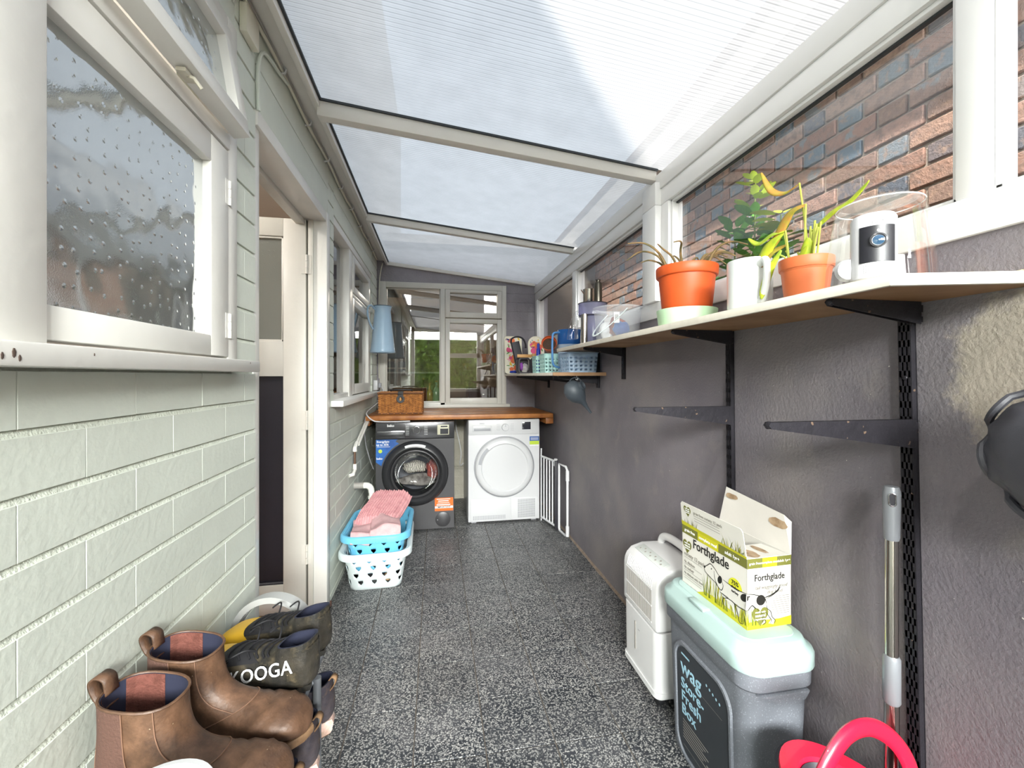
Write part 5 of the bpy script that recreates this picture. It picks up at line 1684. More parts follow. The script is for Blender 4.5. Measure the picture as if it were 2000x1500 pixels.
hk = MB().tube(bez([(.812, 2.375, 1.2035), (.812, 2.375, 1.192), (.820, 2.375, 1.186), (.814, 2.375, 1.179), (.806, 2.375, 1.184)], 4), .0018, 8).build('cup_hook', 'white_plastic', smooth=True)
tag(hk, 'small white cup hook above the watering can', 'hook')

# ------------------------------------------------------------------ dehumidifier
pm('abs_white', '#dcdcdc', .38, var=.02, vs=4)
pm('abs_grey', '#c7ccc8', .4)
pm('castor_black', '#1c1c20', .6)
dh = thing('dehumidifier', 'white dehumidifier with slotted grille and top handle beside the grey bin', 'dehumidifier', (.874, 1.528, 0))
def dsec(w, l, r, z, cx=0):
    return [(x, y, z) for x, y in rrect(w, l, r, 6, cx, 0)]
MB().loft([dsec(.192, .262, .022, .036), dsec(.204, .274, .028, .042), dsec(.204, .274, .028, .062)]).build('base_tray', 'abs_white', dh, smooth=True)
MB().loft([dsec(.196, .266, .03, .062), dsec(.200, .270, .03, .275)]).build('water_tank', 'abs_white', dh, smooth=True)
MB().prism([(-.100, .279), (.100, .279), (.100, .488), (.088, .502), (-.020, .504), (-.068, .490), (-.088, .470), (-.097, .450), (-.100, .430)], -.135, .135, 'y').build('upper_housing', 'abs_white', dh, bevel=.010, seg=3)
g = MB()
for q in range(22):
    y = -.098 + q * .0093
    g.box(-.1012, -.0985, y, y + .0042, .298, .425)
g.build('grille_slots', 'pipe_grey', dh)['kind'] = 'stuff'
g = MB()
for q in range(3):
    g.box(-.1022, -.0990, -.10, .108, .300 + q * .06, .304 + q * .06)
g.build('grille_bars', 'abs_white', dh)
g = MB()
for q in range(18):
    y = -.098 + q * .0115
    g.tube([(-.1003, y, .43), (-.096, y, .455), (-.088, y, .468), (-.074, y, .478)], .0018, 5)
g.build('top_ribs', 'abs_white', dh, smooth=True)
bx('level_window', 'pipe_grey', dh, -.1012, -.0975, .025, .033, .125, .235, bevel=.0005)
bx('logo_mark', 'castor_black', dh, -.0995, -.0975, -.012, .014, .222, .226)
bx('logo_mark', 'castor_black', dh, -.0995, -.0975, -.006, .008, .213, .2145)
Mc = frame_M((-.045, 0, .4985), (0, -1, 0), (.96, 0, .28))
cpo = MB().box(-.100, .100, -.021, .021, 0, .0022, Mc).build('control_strip', 'abs_grey', dh, bevel=.0008)
for q in range(9):
    MB().lathe([(.004, 0), (.004, .0012), (.0001, .0014)], 10, M=Mc @ Matrix.Translation((-.078 + q * .0195, (.006 if q % 2 else -.006), .0024))).build('button', 'pipe_grey', cpo, smooth=True)
MB().tube(bez([(.060, .118, .455), (.062, .112, .515), (.062, .075, .538), (.062, 0, .544), (.062, -.075, .538), (.062, -.112, .515), (.060, -.118, .455)], 6), .0155, 12, flat=1.0).build('carry_handle', 'abs_white', dh, smooth=True)
for sx in (-.07, .07):
    for sy in (-.10, .10):
        MB().lathe([(.018, -.012), (.018, .012)], 18, M=Matrix.Translation((sx, sy, .0185)) @ Matrix.Rotation(R(90), 4, 'Y')).build('castor', 'castor_black', dh, smooth=True)
bx('side_vent', 'abs_grey', dh, -.02, .07, -.1352, -.133, .29, .43, bevel=.002)

# ------------------------------------------------------------------ pet food bin
pm('bin_grey', '#70747c', .6, speck=(260, .62, '#8b9098'), bump=.15, bs=300)
pm('lid_mint', '#a8bfbc', .38)
pm('bin_label', '#33373d', .55)
pm('print_sky', '#a9d3e6', .5)
pm('sticker_lime', '#8fc24a', .4)
bn = thing('pet_food_bin', 'grey pet food bin with pale mint lid standing against the right wall', 'bin', (.856, 1.118, 0))
def bsec(w, l, r, z):
    return [(x, y, z) for x, y in rrect(w, l, r, 7)]
MB().loft([bsec(.165, .345, .035, 0), bsec(.172, .352, .04, .012), bsec(.196, .380, .045, .415), bsec(.198, .382, .045, .420)]).build('bin_body', 'bin_grey', bn, smooth=True)
MB().loft([bsec(.200, .384, .045, .408), bsec(.214, .400, .05, .416), bsec(.216, .402, .05, .462)], True, True).build('collar', 'bin_grey', bn, smooth=True)
sk_ = MB()
P = [(-.075, .408), (.075, .408), (.060, .385), (.02, .378), (-.01, .378), (-.05, .398)]
sk_.prism(P, -.203, -.186, 'y')
sk_.build('hand_grip', 'bin_grey', bn, bevel=.004)
lid = MB().loft([bsec(.228, .414, .06, .458), bsec(.232, .418, .062, .462), bsec(.232, .418, .062, .492), bsec(.226, .412, .06, .500), bsec(.204, .388, .055, .508), bsec(.192, .374, .05, .522), bsec(.186, .368, .05, .524)], True, True).build('lid', 'lid_mint', bn, smooth=True, angle=60)
fl_ = MB().loft([bsec(.160, .330, .035, .5242), bsec(.158, .328, .035, .5262)]).build('flap', 'lid_mint', lid, smooth=True)
bx('catch', 'lid_mint', lid, -.102, -.078, -.02, .05, .520, .529, bevel=.003)
# recessed label on the long side facing the room
lab_pts = rrect(.235, .345, .055, 8)
def side_M(z, off):      # plane following the tapering left side
    tl = math.atan2(.012, .403)
    x = -(.086 + (.098 - .086) * z / .415) - off
    return frame_M((x, .0, z), (0, -1, 0), (-math.sin(tl), 0, math.cos(tl)))
Ml = side_M(.19, .0006)
m = MB(); A = rrect(.272, .37, .06, 8); Bq = rrect(.250, .348, .055, 8)
m.loft([[Ml @ Vector((u, v, .0)) for u, v in A], [Ml @ Vector((u * .975, v * .98, .0055)) for u, v in A], [Ml @ Vector((u, v, .0055)) for u, v in Bq], [Ml @ Vector((u * .98, v * .985, .001)) for u, v in Bq]], False, False)
m.build('label_frame', 'bin_grey', bn, smooth=True)
m = MB(); m.add([Ml @ Vector((u, v, .0012)) for u, v in rrect(.238, .336, .05, 8)], [tuple(range(36))])
lbl = m.build('label', 'bin_label', bn)
def ltx(body, size, u, v, mat='print_sky', bold=.0008, sx=1, **k):
    return text('label_lettering', body, size, mat, lbl, Ml @ Matrix.Translation((u, v, .0018)), bold=bold, align='LEFT', sx=sx, **k)
MB().add([Ml @ Vector(p) for p in ((-.095, .140, .0017), (-.052, .140, .0017), (-.052, .146, .0017), (-.095, .146, .0017))], [(0, 1, 2, 3)]).build('label_line', 'print_sky', lbl)
ltx('wag', .066, -.100, .103, bold=.0006)
ltx('Store-', .045, -.100, .050, bold=.0005)
ltx('Fresh', .045, -.100, .009, bold=.0005)
ltx('Box', .045, -.100, -.032, bold=.0005)
ln = MB()
for q in range(7):
    v = -.066 - q * .0092
    ln.add([Ml @ Vector(p) for p in ((-.095, v, .0017), (.03 - .012 * (q % 3), v, .0017), (.03 - .012 * (q % 3), v + .003, .0017), (-.095, v + .003, .0017))], [(0, 1, 2, 3)])
ln.build('small_print', 'pipe_grey', lbl)
for v in (.079, -.145):
    MB().add([Ml @ Vector(p) for p in ((-.095, v, .0017), (.095, v, .0017), (.095, v + .001, .0017), (-.095, v + .001, .0017))], [(0, 1, 2, 3)]).build('label_rule', 'pipe_grey', lbl)
for q in range(5):
    MB().add([Ml @ Vector((.030 + q * .014 + .0035 * math.cos(a * PI / 4), .128 - q * .003 + .0042 * math.sin(a * PI / 4), .0017)) for a in range(8)], [tuple(range(8))]).build('label_pawprint', 'print_sky', lbl)
MB().add([Ml @ Vector((.082 + .015 * math.cos(a * PI / 12), -.086 + .015 * math.sin(a * PI / 12), .0017)) for a in range(24)], [tuple(range(24))]).build('label_seal', 'sticker_lime', lbl)
MB().add([Ml @ Vector(p) for p in ((.02, -.114, .0017), (.10, -.114, .0017), (.10, -.109, .0017), (.02, -.109, .0017))], [(0, 1, 2, 3)]).build('label_line', 'pipe_grey', lbl)

# ------------------------------------------------------------------ dog food carton on the bin lid
pm('carton_white', '#dedbd3', .6, var=.03, vs=10)
pm('carton_inside', '#ddd9d2', .7, var=.05, vs=10)
pm('carton_torn', '#b39a7d', .9, col2='#8d7458', vs=40)
pm('olive', '#6f7030', .6); pm('lime', '#c2bd22', .6); pm('ink', '#1d1b18', .6); pm('ink_grey', '#8c8880', .6); pm('grass_dark', '#6b7a22', .6); pm('badge_yellow', '#d9d92c', .55)
cx0, cx1, cy0, cy1, cz0, ch = .805, .945, .995, 1.275, .5264, .188
ct = thing('food_carton', 'opened white and green dog food carton standing on the bin lid', 'carton', ((cx0 + cx1) / 2, (cy0 + cy1) / 2, cz0), rz=2.5)
w2_, l2_ = (cx1 - cx0) / 2, (cy1 - cy0) / 2
th = .002
m = MB()
m.box(-w2_, w2_, -l2_, -l2_ + th, 0, ch).box(-w2_, w2_, l2_ - th, l2_, 0, ch).box(-w2_, -w2_ + th, -l2_, l2_, 0, ch).box(w2_ - th, w2_, -l2_, l2_, 0, ch).box(-w2_, w2_, -l2_, l2_, 0, th)
m.build('carton_body', 'carton_white', ct)
def flap_(nm, P, mat):
    m = MB().add([Vector(p) for p in P], [tuple(range(len(P)))]); o = m.build(nm, mat, ct)
    sd = o.modifiers.new('thickness', 'SOLIDIFY'); sd.thickness = .0016; sd.offset = 0
    return o
LFm = frame_M((-w2_, l2_, 0), (0, -1, 0), (0, 0, 1))          # long face towards the room: u from far to near
NFm = frame_M((-w2_, -l2_, 0), (1, 0, 0), (0, 0, 1))          # short face towards the camera
FLm = frame_M((-w2_ - .0, l2_, ch), (0, -1, 0), (-.16, 0, 1))  # raised long flap
flap_('long_flap', [FLm @ Vector(p) for p in ((0, 0, 0), (.280, 0, 0), (.278, .072, 0), (.272, .080, 0), (.016, .080, 0), (.008, .072, 0))], 'carton_white')
bf_ = flap_('back_flap', [Vector(p) for p in ((w2_, l2_, ch), (w2_, -l2_, ch), (w2_ + .012, -l2_ + .010, ch + .085), (w2_ + .008, -l2_ + .03, ch + .098), (w2_ + .012, l2_ - .02, ch + .118))], 'carton_inside')
sf_ = flap_('end_flap', [Vector(p) for p in ((-w2_ + .004, -l2_, ch), (w2_ - .004, -l2_, ch), (w2_ - .012, -l2_ + .09, ch - .004), (-w2_ + .02, -l2_ + .09, ch - .004))], 'carton_white')
def poly(nm, mat, M, pts, off=.0006, par=ct):
    return MB().add([M @ Vector((u, v, off)) for u, v in pts], [tuple(range(len(pts)))]).build(nm, mat, par)
def stroke(nm, mat, M, pts, w, off=.001, par=ct, n=5):
    P = bez([(u, v, 0) for u, v in pts], n); L_ = []; R_ = []
    for i, p in enumerate(P):
        d = (P[min(i + 1, len(P) - 1)] - P[max(i - 1, 0)]); d.normalize()
        t_ = i / max(1, len(P) - 1); ww = w * (.45 + .55 * math.sin(PI * min(1, max(0, t_ * .9 + .05))))
        L_.append((p.x - d.y * ww, p.y + d.x * ww, off)); R_.append((p.x + d.y * ww, p.y - d.x * ww, off))
    return MB().loft([[M @ Vector(q) for q in L_], [M @ Vector(q) for q in R_]], False, False, closed=False).build(nm, mat, par)
def torn(cu, cv, a, b_, M, off):
    rg = random.Random(int(cu * 1000))
    poly('torn_glue_patch', 'carton_torn', M, [(cu + a * math.cos(k * PI / 8) * rg.uniform(.8, 1.1), cv + b_ * math.sin(k * PI / 8) * rg.uniform(.8, 1.1)) for k in range(16)], off)
BFm = frame_M((w2_, l2_, ch), (0, -1, 0), (.1, 0, 1))
torn(.05, .095, .028, .009, BFm, .003); torn(.235, .070, .034, .014, BFm, .003)
EFm = frame_M((-w2_, -l2_, ch), (1, 0, 0), (0, 1, -.04))
torn(.035, .03, .022, .034, EFm, .0015); torn(.085, .05, .012, .03, EFm, .0015)
LW, NW = .280, .140
# colour bands along the top edge
bands = [(0, .28, 'olive', 'grain free'), (.28, .61, 'lime', 'complete meal'), (.61, 1, 'olive', 'adult 1yr+')]
for a, b_, mt_, tx in bands:
    poly('colour_band', mt_, LFm, [(a * LW, ch - .026), (b_ * LW, ch - .026), (b_ * LW, ch), (a * LW, ch)])
    text('band_lettering', tx, .0135, 'print_white', ct, LFm @ Matrix.Translation(((a + b_) / 2 * LW, ch - .013, .001)))
for a, b_, mt_, tx in ((0, .34, 'olive', 'grain free'), (.34, .67, 'lime', 'complete meal'), (.67, 1, 'olive', 'adult 1yr+')):
    poly('colour_band', mt_, NFm, [(a * NW, ch - .026), (b_ * NW, ch - .026), (b_ * NW, ch), (a * NW, ch)])
    text('band_lettering', tx, .0095, 'print_white', ct, NFm @ Matrix.Translation(((a + b_) / 2 * NW, ch - .013, .001)))
text('title_lettering', 'Forthglade', .040, 'ink', ct, LFm @ Matrix.Translation((.135, .143, .001)), bold=.0003, sx=.92)
text('title_lettering', 'Forthglade', .025, 'ink', ct, NFm @ Matrix.Translation((.070, .135, .001)), bold=.0002, sx=.9)
text('side_lettering', 'tail waggingly good', .0135, 'ink_grey', ct, NFm @ Matrix.Translation((.075, .109, .001)), shear=.25)
text('side_lettering', 'dog food', .0135, 'ink_grey', ct, NFm @ Matrix.Translation((.086, .095, .001)), shear=.25)
for q, (tx, v, sz) in enumerate((('variety 12 pack', .098, .0165), ('4x chicken', .073, .0125), ('4x turkey', .055, .0125), ('4x chicken with liver', .036, .011))):
    text('side_lettering', tx, sz, 'ink_grey', ct, LFm @ Matrix.Translation((.012, v, .001)), align='LEFT')
for v in (.086, .064, .045, .026, .019):
    poly('fine_print', 'ink_grey', LFm, [(.012, v), (.098, v), (.098, v + .0012), (.012, v + .0012)], .0009)
for q in range(9):
    v = .080 - q * .0058
    poly('fine_print', 'ink_grey', NFm, [(.088 - .012 * (q < 7) * min(q, 3) / 3, v), (.134, v), (.134, v + .0016), (.088 - .012 * (q < 7) * min(q, 3) / 3, v + .0016)], .0009)
# grass
poly('printed_ground', 'lime', LFm, [(.075, 0), (LW, 0), (LW, .020), (.20, .022), (.15, .024), (.115, .020), (.09, .008)], .0007)
poly('printed_ground', 'lime', NFm, [(0, 0), (NW, 0), (NW, .024), (.1, .020), (.05, .022), (0, .020)], .0007)
rg = random.Random(2)
def grass(M, u0, u1, n, base, hmin, hmax, off=.0008):
    m = MB(); m2 = MB()
    for q in range(n):
        u = rg.uniform(u0, u1); h = rg.uniform(hmin, hmax); ln_ = rg.uniform(-.018, .018)
        pts = [M @ Vector(p) for p in ((u - .0016, base, off), (u + .0016, base, off), (u + .001 + ln_ * .5, base + h * .55, off), (u + ln_, base + h, off), (u - .001 + ln_ * .45, base + h * .55, off))]
        (m if q % 2 else m2).add(pts, [(0, 1, 2, 3, 4)])
    m.build('printed_grass', 'grass_dark', ct)['kind'] = 'stuff'; m2.build('printed_grass', 'lime', ct)['kind'] = 'stuff'
grass(LFm, .105, .275, 60, .010, .03, .085)
grass(NFm, .0, .055, 18, .010, .02, .06)
grass(FLm, .0, .075, 26, .004, .012, .034)
grass(FLm, .185, .275, 26, .004, .012, .042)
poly('printed_ground', 'lime', FLm, [(0, 0), (LW, 0), (LW, .006), (.13, .010), (.09, .010), (0, .014)], .0009)
text('flap_lettering', 'grain free variety 12 pack', .0125, 'ink_grey', ct, FLm @ Matrix.Translation((.135, .060, .0014)))
for v in (.049, .041, .033):
    poly('fine_print', 'ink_grey', FLm, [(.07, v), (.185, v), (.185, v + .0014), (.07, v + .0014)], .0012)
def heart(M, cu, cv, s, off, tx=True):
    pts = []
    for k in range(28):
        t_ = 2 * PI * k / 28
        pts.append((cu + s * .062 * 16 * math.sin(t_) ** 3, cv + s * .07 * (13 * math.cos(t_) - 5 * math.cos(2 * t_) - 2 * math.cos(3 * t_) - math.cos(4 * t_))))
    poly('heart_badge', 'olive', M, pts, off)
    for q, (w_, z_) in enumerate((('made with', .30), ('natural', .45), ('ingredients', .28))):
        text('badge_lettering', w_, s * z_, 'print_white', ct, M @ Matrix.Translation((cu, cv + s * (.38 - .36 * q), off + .0004)))
heart(LFm, .027, .125, .022, .001)
heart(FLm, .040, .056, .018, .0014)
heart(NFm, .040, .035, .026, .0016)
poly('round_badge', 'badge_yellow', LFm, [(.238 + .026 * math.cos(k * PI / 12), .092 + .026 * math.sin(k * PI / 12)) for k in range(24)], .0012)
for q, (tx, sz) in enumerate((('75%', .016), ('chicken', .010), ('turkey', .010))):
    text('badge_lettering', tx, sz, 'ink', ct, LFm @ Matrix.Translation((.238, .104 - q * .012, .0018)))
# the drawn dog, from its head on the long face round to its tail on the short face
def crop_l(x, y):
    u = (x - 105) / 545.0
    yt = 275 + u * 250; yb = 745 + u * 415
    return (u * LW, (yb - y) / (yb - yt) * ch)
def crop_n(x, y):
    v = (1170 - (x - 700) * .11 - y) / 665.0
    return ((x - 655 - (1 - v) * 40) / (425 - 30 * (1 - v)) * NW, v * ch)
poly('dog_print', 'carton_white', LFm, [crop_l(*p) for p in ((318, 640), (372, 612), (420, 660), (455, 720), (545, 790), (610, 820), (648, 830), (648, 985), (600, 960), (560, 930), (570, 1060), (540, 960), (470, 880), (450, 820), (420, 780), (380, 740), (335, 690))], .0013)
poly('dog_print', 'carton_white', NFm, [crop_n(*p) for p in ((665, 830), (740, 835), (830, 865), (850, 920), (890, 990), (935, 1080), (925, 1120), (880, 1110), (900, 1080), (855, 1000), (820, 1010), (850, 1100), (820, 1120), (790, 990), (730, 930), (690, 965), (668, 985))], .0013)
for pts, w_ in ((((318, 640), (345, 628), (374, 612), (410, 650), (440, 700), (460, 715)), .0013), (((318, 640), (330, 680), (380, 735), (415, 770), (432, 800)), .001), (((405, 670), (412, 740), (435, 800), (465, 835), (478, 790), (455, 730)), .0012), (((478, 740), (540, 785), (600, 818), (648, 832)), .0012), (((455, 850), (500, 890), (560, 935), (585, 1010), (600, 1095), (625, 1108)), .0014), (((560, 935), (600, 965), (648, 985)), .0012), (((470, 860), (520, 900), (480, 905), (478, 965)), .0008)):
    stroke('dog_outline', 'ink', LFm, [crop_l(*p) for p in pts], w_, .0016)
for pts, w_ in ((((665, 832), (740, 838), (830, 868), (852, 920)), .0012), (((832, 868), (890, 845), (940, 810), (978, 765)), .0016), (((835, 885), (900, 850), (955, 805), (978, 765)), .0008), (((852, 920), (860, 965), (895, 1000), (910, 1050), (940, 1085), (930, 1115)), .0012), (((850, 1000), (885, 1050), (905, 1085), (890, 1115)), .001), (((690, 985), (720, 940), (750, 960), (790, 990)), .0014), (((820, 1010), (838, 1060), (855, 1100), (825, 1125)), .0011), (((808, 1000), (820, 1060), (830, 1110)), .0009)):
    stroke('dog_outline', 'ink', NFm, [crop_n(*p) for p in pts], w_, .0016)
def blob(M, f, x, y, a, b_, mat='ink', off=.0015):
    poly('dog_patch', mat, M, [f(x + a * math.cos(k * PI / 9), y + b_ * math.sin(k * PI / 9)) for k in range(18)], off)
blob(LFm, crop_l, 635, 872, 28, 36); blob(LFm, crop_l, 452, 745, 18, 34); blob(LFm, crop_l, 324, 640, 8, 10); blob(LFm, crop_l, 383, 655, 5, 6)
blob(NFm, crop_n, 800, 890, 42, 50); blob(NFm, crop_n, 690, 855, 9, 8)

# ------------------------------------------------------------------ spin mop: bucket and handle
pm('mop_red', '#e01a3c', .32, coat=.3); pm('bucket_black', '#24232a', .5)
pm('sleeve_grey', '#8d9096', .35, .3)
mp = thing('spin_mop', 'steel telescopic mop handle with grey grip leaning at the right wall', 'mop', (.928, .722, .0))
MB().tube([(0, 0, .30), (0, 0, .60)], .0125, 20).build('lower_tube', 'steel', mp, smooth=True)
MB().tube([(0, 0, .58), (0, 0, .955)], .0112, 20).build('upper_tube', 'steel', mp, smooth=True)
MB().lathe([(.0125, .524), (.0152, .529), (.0150, .617), (.0122, .623)], 24).build('clamp_sleeve', 'sleeve_grey', mp, smooth=True)
MB().lathe([(.0118, .862), (.0135, .868), (.0150, .935), (.0148, .962), (.012, .972), (.0001, .974)], 24).build('end_grip', 'sleeve_grey', mp, smooth=True)
hol = MB().loft([[(-.0152 + .0 * k, .0, 0)] * 1 for k in range(1)]) if False else MB()
hp_ = rrect(.011, .026, .0055, 6)
Mh = frame_M((-.0110, -.0102, .948), (.68, -.73, 0), (0, 0, 1))
hol.add([Mh @ Vector((u, v, .0006)) for u, v in hp_], [tuple(range(len(hp_)))])
hol.build('hang_hole', 'gate_black', mp)
MB().tube([Mh @ Vector((u, v, .0008)) for u, v in hp_], .0012, 6, closed=True).build('hole_rim', 'chrome', mp, smooth=True)
MB().lathe([(.03, .27), (.06, .275), (.062, .295), (.02, .312), (.0135, .33)], 28).build('mop_head', 'mop_red', mp, smooth=True)
bk_ = thing('mop_bucket', 'red and black oval spin-mop bucket with arched red handle', 'bucket', (.808, .640, 0))
def osec(a, b_, z, n=56):
    return [(a * math.cos(2 * PI * i / n), b_ * math.sin(2 * PI * i / n), z) for i in range(n)]
MB().loft([osec(.095, .165, 0), osec(.10, .17, .01), osec(.120, .205, .33), osec(.128, .213, .338), osec(.128, .213, .352), osec(.120, .205, .354), osec(.112, .197, .335), osec(.10, .18, .15), osec(.09, .16, .02)], True, True).build('bucket_body', 'bucket_black', bk_, smooth=True)
MB().loft([osec(.121, .206, .3545), osec(.119, .204, .362), osec(.092, .165, .358), osec(.088, .160, .340)], False, False).build('top_ring', 'mop_red', bk_, smooth=True)
sl = MB()
for i in range(40):
    a = 2 * PI * i / 40
    c_ = Vector((.076 * math.cos(a), .138 * math.sin(a), .318))
    sl.box(-.0015, .0015, -.009, .009, -.03, .02, Matrix.Translation(c_) @ Matrix.Rotation(a, 4, 'Z'))
sl.build('wringer_ribs', 'bucket_black', bk_)['kind'] = 'stuff'
MB().loft([osec(.088, .160, .35), osec(.07, .13, .30), osec(.06, .11, .25)], False, True).build('wringer_bowl', 'gate_black', bk_, smooth=True)
hpts = [(-.128, .03, .34), (-.122, .03, .41), (-.085, .035, .475), (-.03, .045, .512), (.035, .055, .508), (.088, .052, .475), (.118, .045, .42), (.124, .04, .34)]
HP = bez(hpts, 6)
MB().tube(HP, .0165, 12, flat=.55, up=(0, 1, 0)).build('arch_handle', 'mop_red', bk_, smooth=True)
for s_ in (-1, 1):
    MB().lathe([(.014, -.006), (.014, .006)], 16, M=Matrix.Translation((s_ * .127, .035, .345)) @ Matrix.Rotation(R(90), 4, 'Y')).build('pivot', 'mop_red', bk_, smooth=True)

# ------------------------------------------------------------------ black bag hanging at the edge
pm('nylon_black', '#4b4b52', .45, var=.15, vs=8, bump=.06, bs=500)
bg_ = thing('fabric_bag', 'black nylon bag hanging on the right wall at the picture edge', 'bag', (.905, .405, 1.085))
bm = bmesh.new(); bmesh.ops.create_icosphere(bm, subdivisions=5, radius=1)
for v in bm.verts:
    c = v.co.copy()
    th_ = math.atan2(c.z, c.y)
    gather = .05 * abs(math.sin(th_ * 9)) * max(0, 1 - abs(c.x) * 1.1)
    f_ = 1 + .10 * noise.noise(c * 1.6) - gather * .7 + .025 * noise.noise(c * 6)
    v.co = Vector((c.x * .068 * f_, c.y * .145 * f_, c.z * .125 * f_ - .012 * c.y))
me = bpy.data.meshes.new('bag_body'); bm.to_mesh(me); bm.free()
for p_ in me.polygons: p_.use_smooth = True
link('bag_body', me, 'nylon_black', bg_)
rimp = []
for i in range(90):
    a = 2 * PI * i / 90
    rr_ = 1.0 - .035 * abs(math.sin(a * 9))
    rimp.append((-.012 + .012 * math.sin(a * 9), .148 * math.cos(a) * rr_, .128 * math.sin(a) * rr_))
MB().tube(rimp, .006, 8, closed=True).build('gathered_hem', 'nylon_black', bg_, smooth=True)
MB().tube(bez([(.0, 0, .12), (.02, -.01, .18), (.05, -.01, .24), (.078, 0, .245)], 6), .006, 8).build('strap', 'nylon_black', bg_, smooth=True)

# ------------------------------------------------------------------ shrub growing outside the right glazing
pm('shrub_leaf', '#6fae3a', .5, col2='#3f7d33', vs=40)
pm('shrub_tip', '#c6d24a', .5, col2='#a8c63c', vs=40)
pm('shrub_stem', '#6a7a3c', .6)
sb = thing('garden_shrub', 'green leafy shrub growing outside between the glazing and the brick wall', 'shrub', (1.32, 1.60, -.06))
rg = random.Random(77)
lfm = None
def sleaf(p, d, s, mat):
    global lfm
    if lfm is None: lfm = {}
    if mat not in lfm:
        rows = []
        for i in range(5):
            t_ = i / 4; w_ = .30 * math.sin(PI * (.06 + .88 * t_)) ** .8
            rows.append([(-w_, t_, .05 * math.sin(PI * t_)), (0, t_, .0 + .02 * math.sin(PI * t_)), (w_, t_, .05 * math.sin(PI * t_))])
        lfm[mat] = MB().loft(rows, False, False, closed=False).build('leaf', mat, sb, smooth=True, angle=180); o = lfm[mat]
    else:
        o = lfm[mat].copy(); COL.objects.link(o); o.parent = sb
    o.location = p
    o.rotation_euler = Vector(d).to_track_quat('Y', 'Z').to_euler()
    o.scale = (s, s, s)
stems = [((.0, 0, 0), (.0, -.01, 1.2), (-.02, -.05, 1.7), (-.03, -.07, 2.06)), ((.03, .05, 0), (.03, .06, 1.0), (-.02, .06, 1.55), (-.03, .05, 1.90)), ((.02, -.05, 0), (.03, -.08, 1.1), (.02, -.13, 1.6), (-.02, -.19, 1.88)), ((-.02, .08, 0), (.0, .15, 1.1), (.0, .20, 1.5), (-.03, .24, 1.70)), ((.05, .0, 0), (.06, .0, 1.0), (.06, -.02, 1.5), (.05, .02, 1.78))]
for si, st_ in enumerate(stems):
    P = bez(st_, 10)
    MB().tube(P, [.008 - .0055 * i / (len(P) - 1) for i in range(len(P))], 7).build('stem', 'shrub_stem', sb, smooth=True)
    for i in range(len(P)):
        if P[i].z < 1.22: continue
        for q in range(4):
            a = rg.uniform(0, 2 * PI); d = Vector((math.cos(a), math.sin(a), rg.uniform(.0, .7)))
            top = P[i].z > 1.93
            sleaf(P[i] + d * .02, d, rg.uniform(.05, .09) * (.8 if top else 1), 'shrub_tip' if top or (si == 2 and P[i].z > 1.8) else 'shrub_leaf')

# ================================================================== shoe rack and shoes by the left wall
pm('rack_grey', '#8d9095', .4, .6)
rk = thing('shoe_rack', 'grey metal two-tier shoe rack under the near window', 'shoe rack', (-.405, .83, 0))
for sx in (-.138, .138):
    for sy in (-.16, .195):
        MB().tube([(sx, sy, 0), (sx, sy, .515)], .009, 10).build('leg', 'rack_grey', rk, smooth=True)
for tz in (.345, .505):
    for q in range(5):
        x = -.125 + q * .0625
        MB().tube([(x, -.165, tz), (x, .285, tz)], .0055, 8).build('tier_rod', 'rack_grey', rk, smooth=True)
    for sy in (-.16, .195):
        MB().tube([(-.138, sy, tz), (.138, sy, tz)], .0065, 8).build('cross_rod', 'rack_grey', rk, smooth=True)
TOP, LOW = .5108, .3508

def mat_leather(name, c1, c2, c3, rough=.5):
    m, t = new_mat(name)
    p = t.n('ShaderNodeBsdfPrincipled', i_Roughness=rough)
    vec = t.pos('obj')
    a = t.noise(vec, 32, 6, .65); b_ = t.noise(vec, 12, 3)
    c = t.ramp(a.outputs['Fac'], [(.32, hx(c1)), (.52, hx(c2)), (.72, hx(c3))]).outputs[0]
    d = t.ramp(b_.outputs['Fac'], [(.4, (0, 0, 0, 1)), (.75, (.5, .5, .5, 1))]).outputs[0]
    c = t.mix(d, c, hx(c3))
    s = t.noise(vec, 130, 2); f = t.ramp(s.outputs['Fac'], [(.74, (0, 0, 0, 1)), (.78, (.6, .6, .6, 1))]).outputs[0]
    c = t.mix(f, c, hx('#d2bda0'))
    t.l(c, p.inputs['Base Color'])
    n = t.noise(vec, 180, 4); n2 = t.noise(vec, 30, 3)
    ad = t.n('ShaderNodeMath', operation='MULTIPLY_ADD'); t.l(n2.outputs['Fac'], ad.inputs[0]); ad.inputs[1].default_value = 1.5; t.l(n.outputs['Fac'], ad.inputs[2])
    bu = t.n('ShaderNodeBump', i_Strength=.22, i_Distance=.004); t.l(ad.outputs[0], bu.inputs['Height']); t.l(bu.outputs[0], p.inputs['Normal'])
    t.l(p.outputs[0], t.out.inputs[0])
mat_leather('leather_brown', '#745540', '#5c4230', '#412d21')
mat_leather('leather_sole', '#8a6b4c', '#74583e', '#5a4330', .7)
mat_leather('boot_black', '#35322f', '#23221f', '#5c5240', .45)
mat_leather('trainer_navy', '#47434a', '#34303a', '#6a5747', .7)
mat_leather('trainer_sole', '#e6dcd2', '#d9b3a6', '#a98f78', .7)
pm('elastic_brown', '#5b4036', .8, bump=.3, bs=200)
pm('knit_rust', '#74443a', .85, col2='#5d3329', vs=60, bump=.4, bs=260)
pm('lining_navy', '#23263a', .8)
pm('boot_yellow', '#efbb2a', .45, var=.1, vs=20)
pm('stitch', '#7c5c48', .7)
pm('stud_metal', '#b9b6ae', .3, .8)
pm('lace_black', '#17161a', .7)

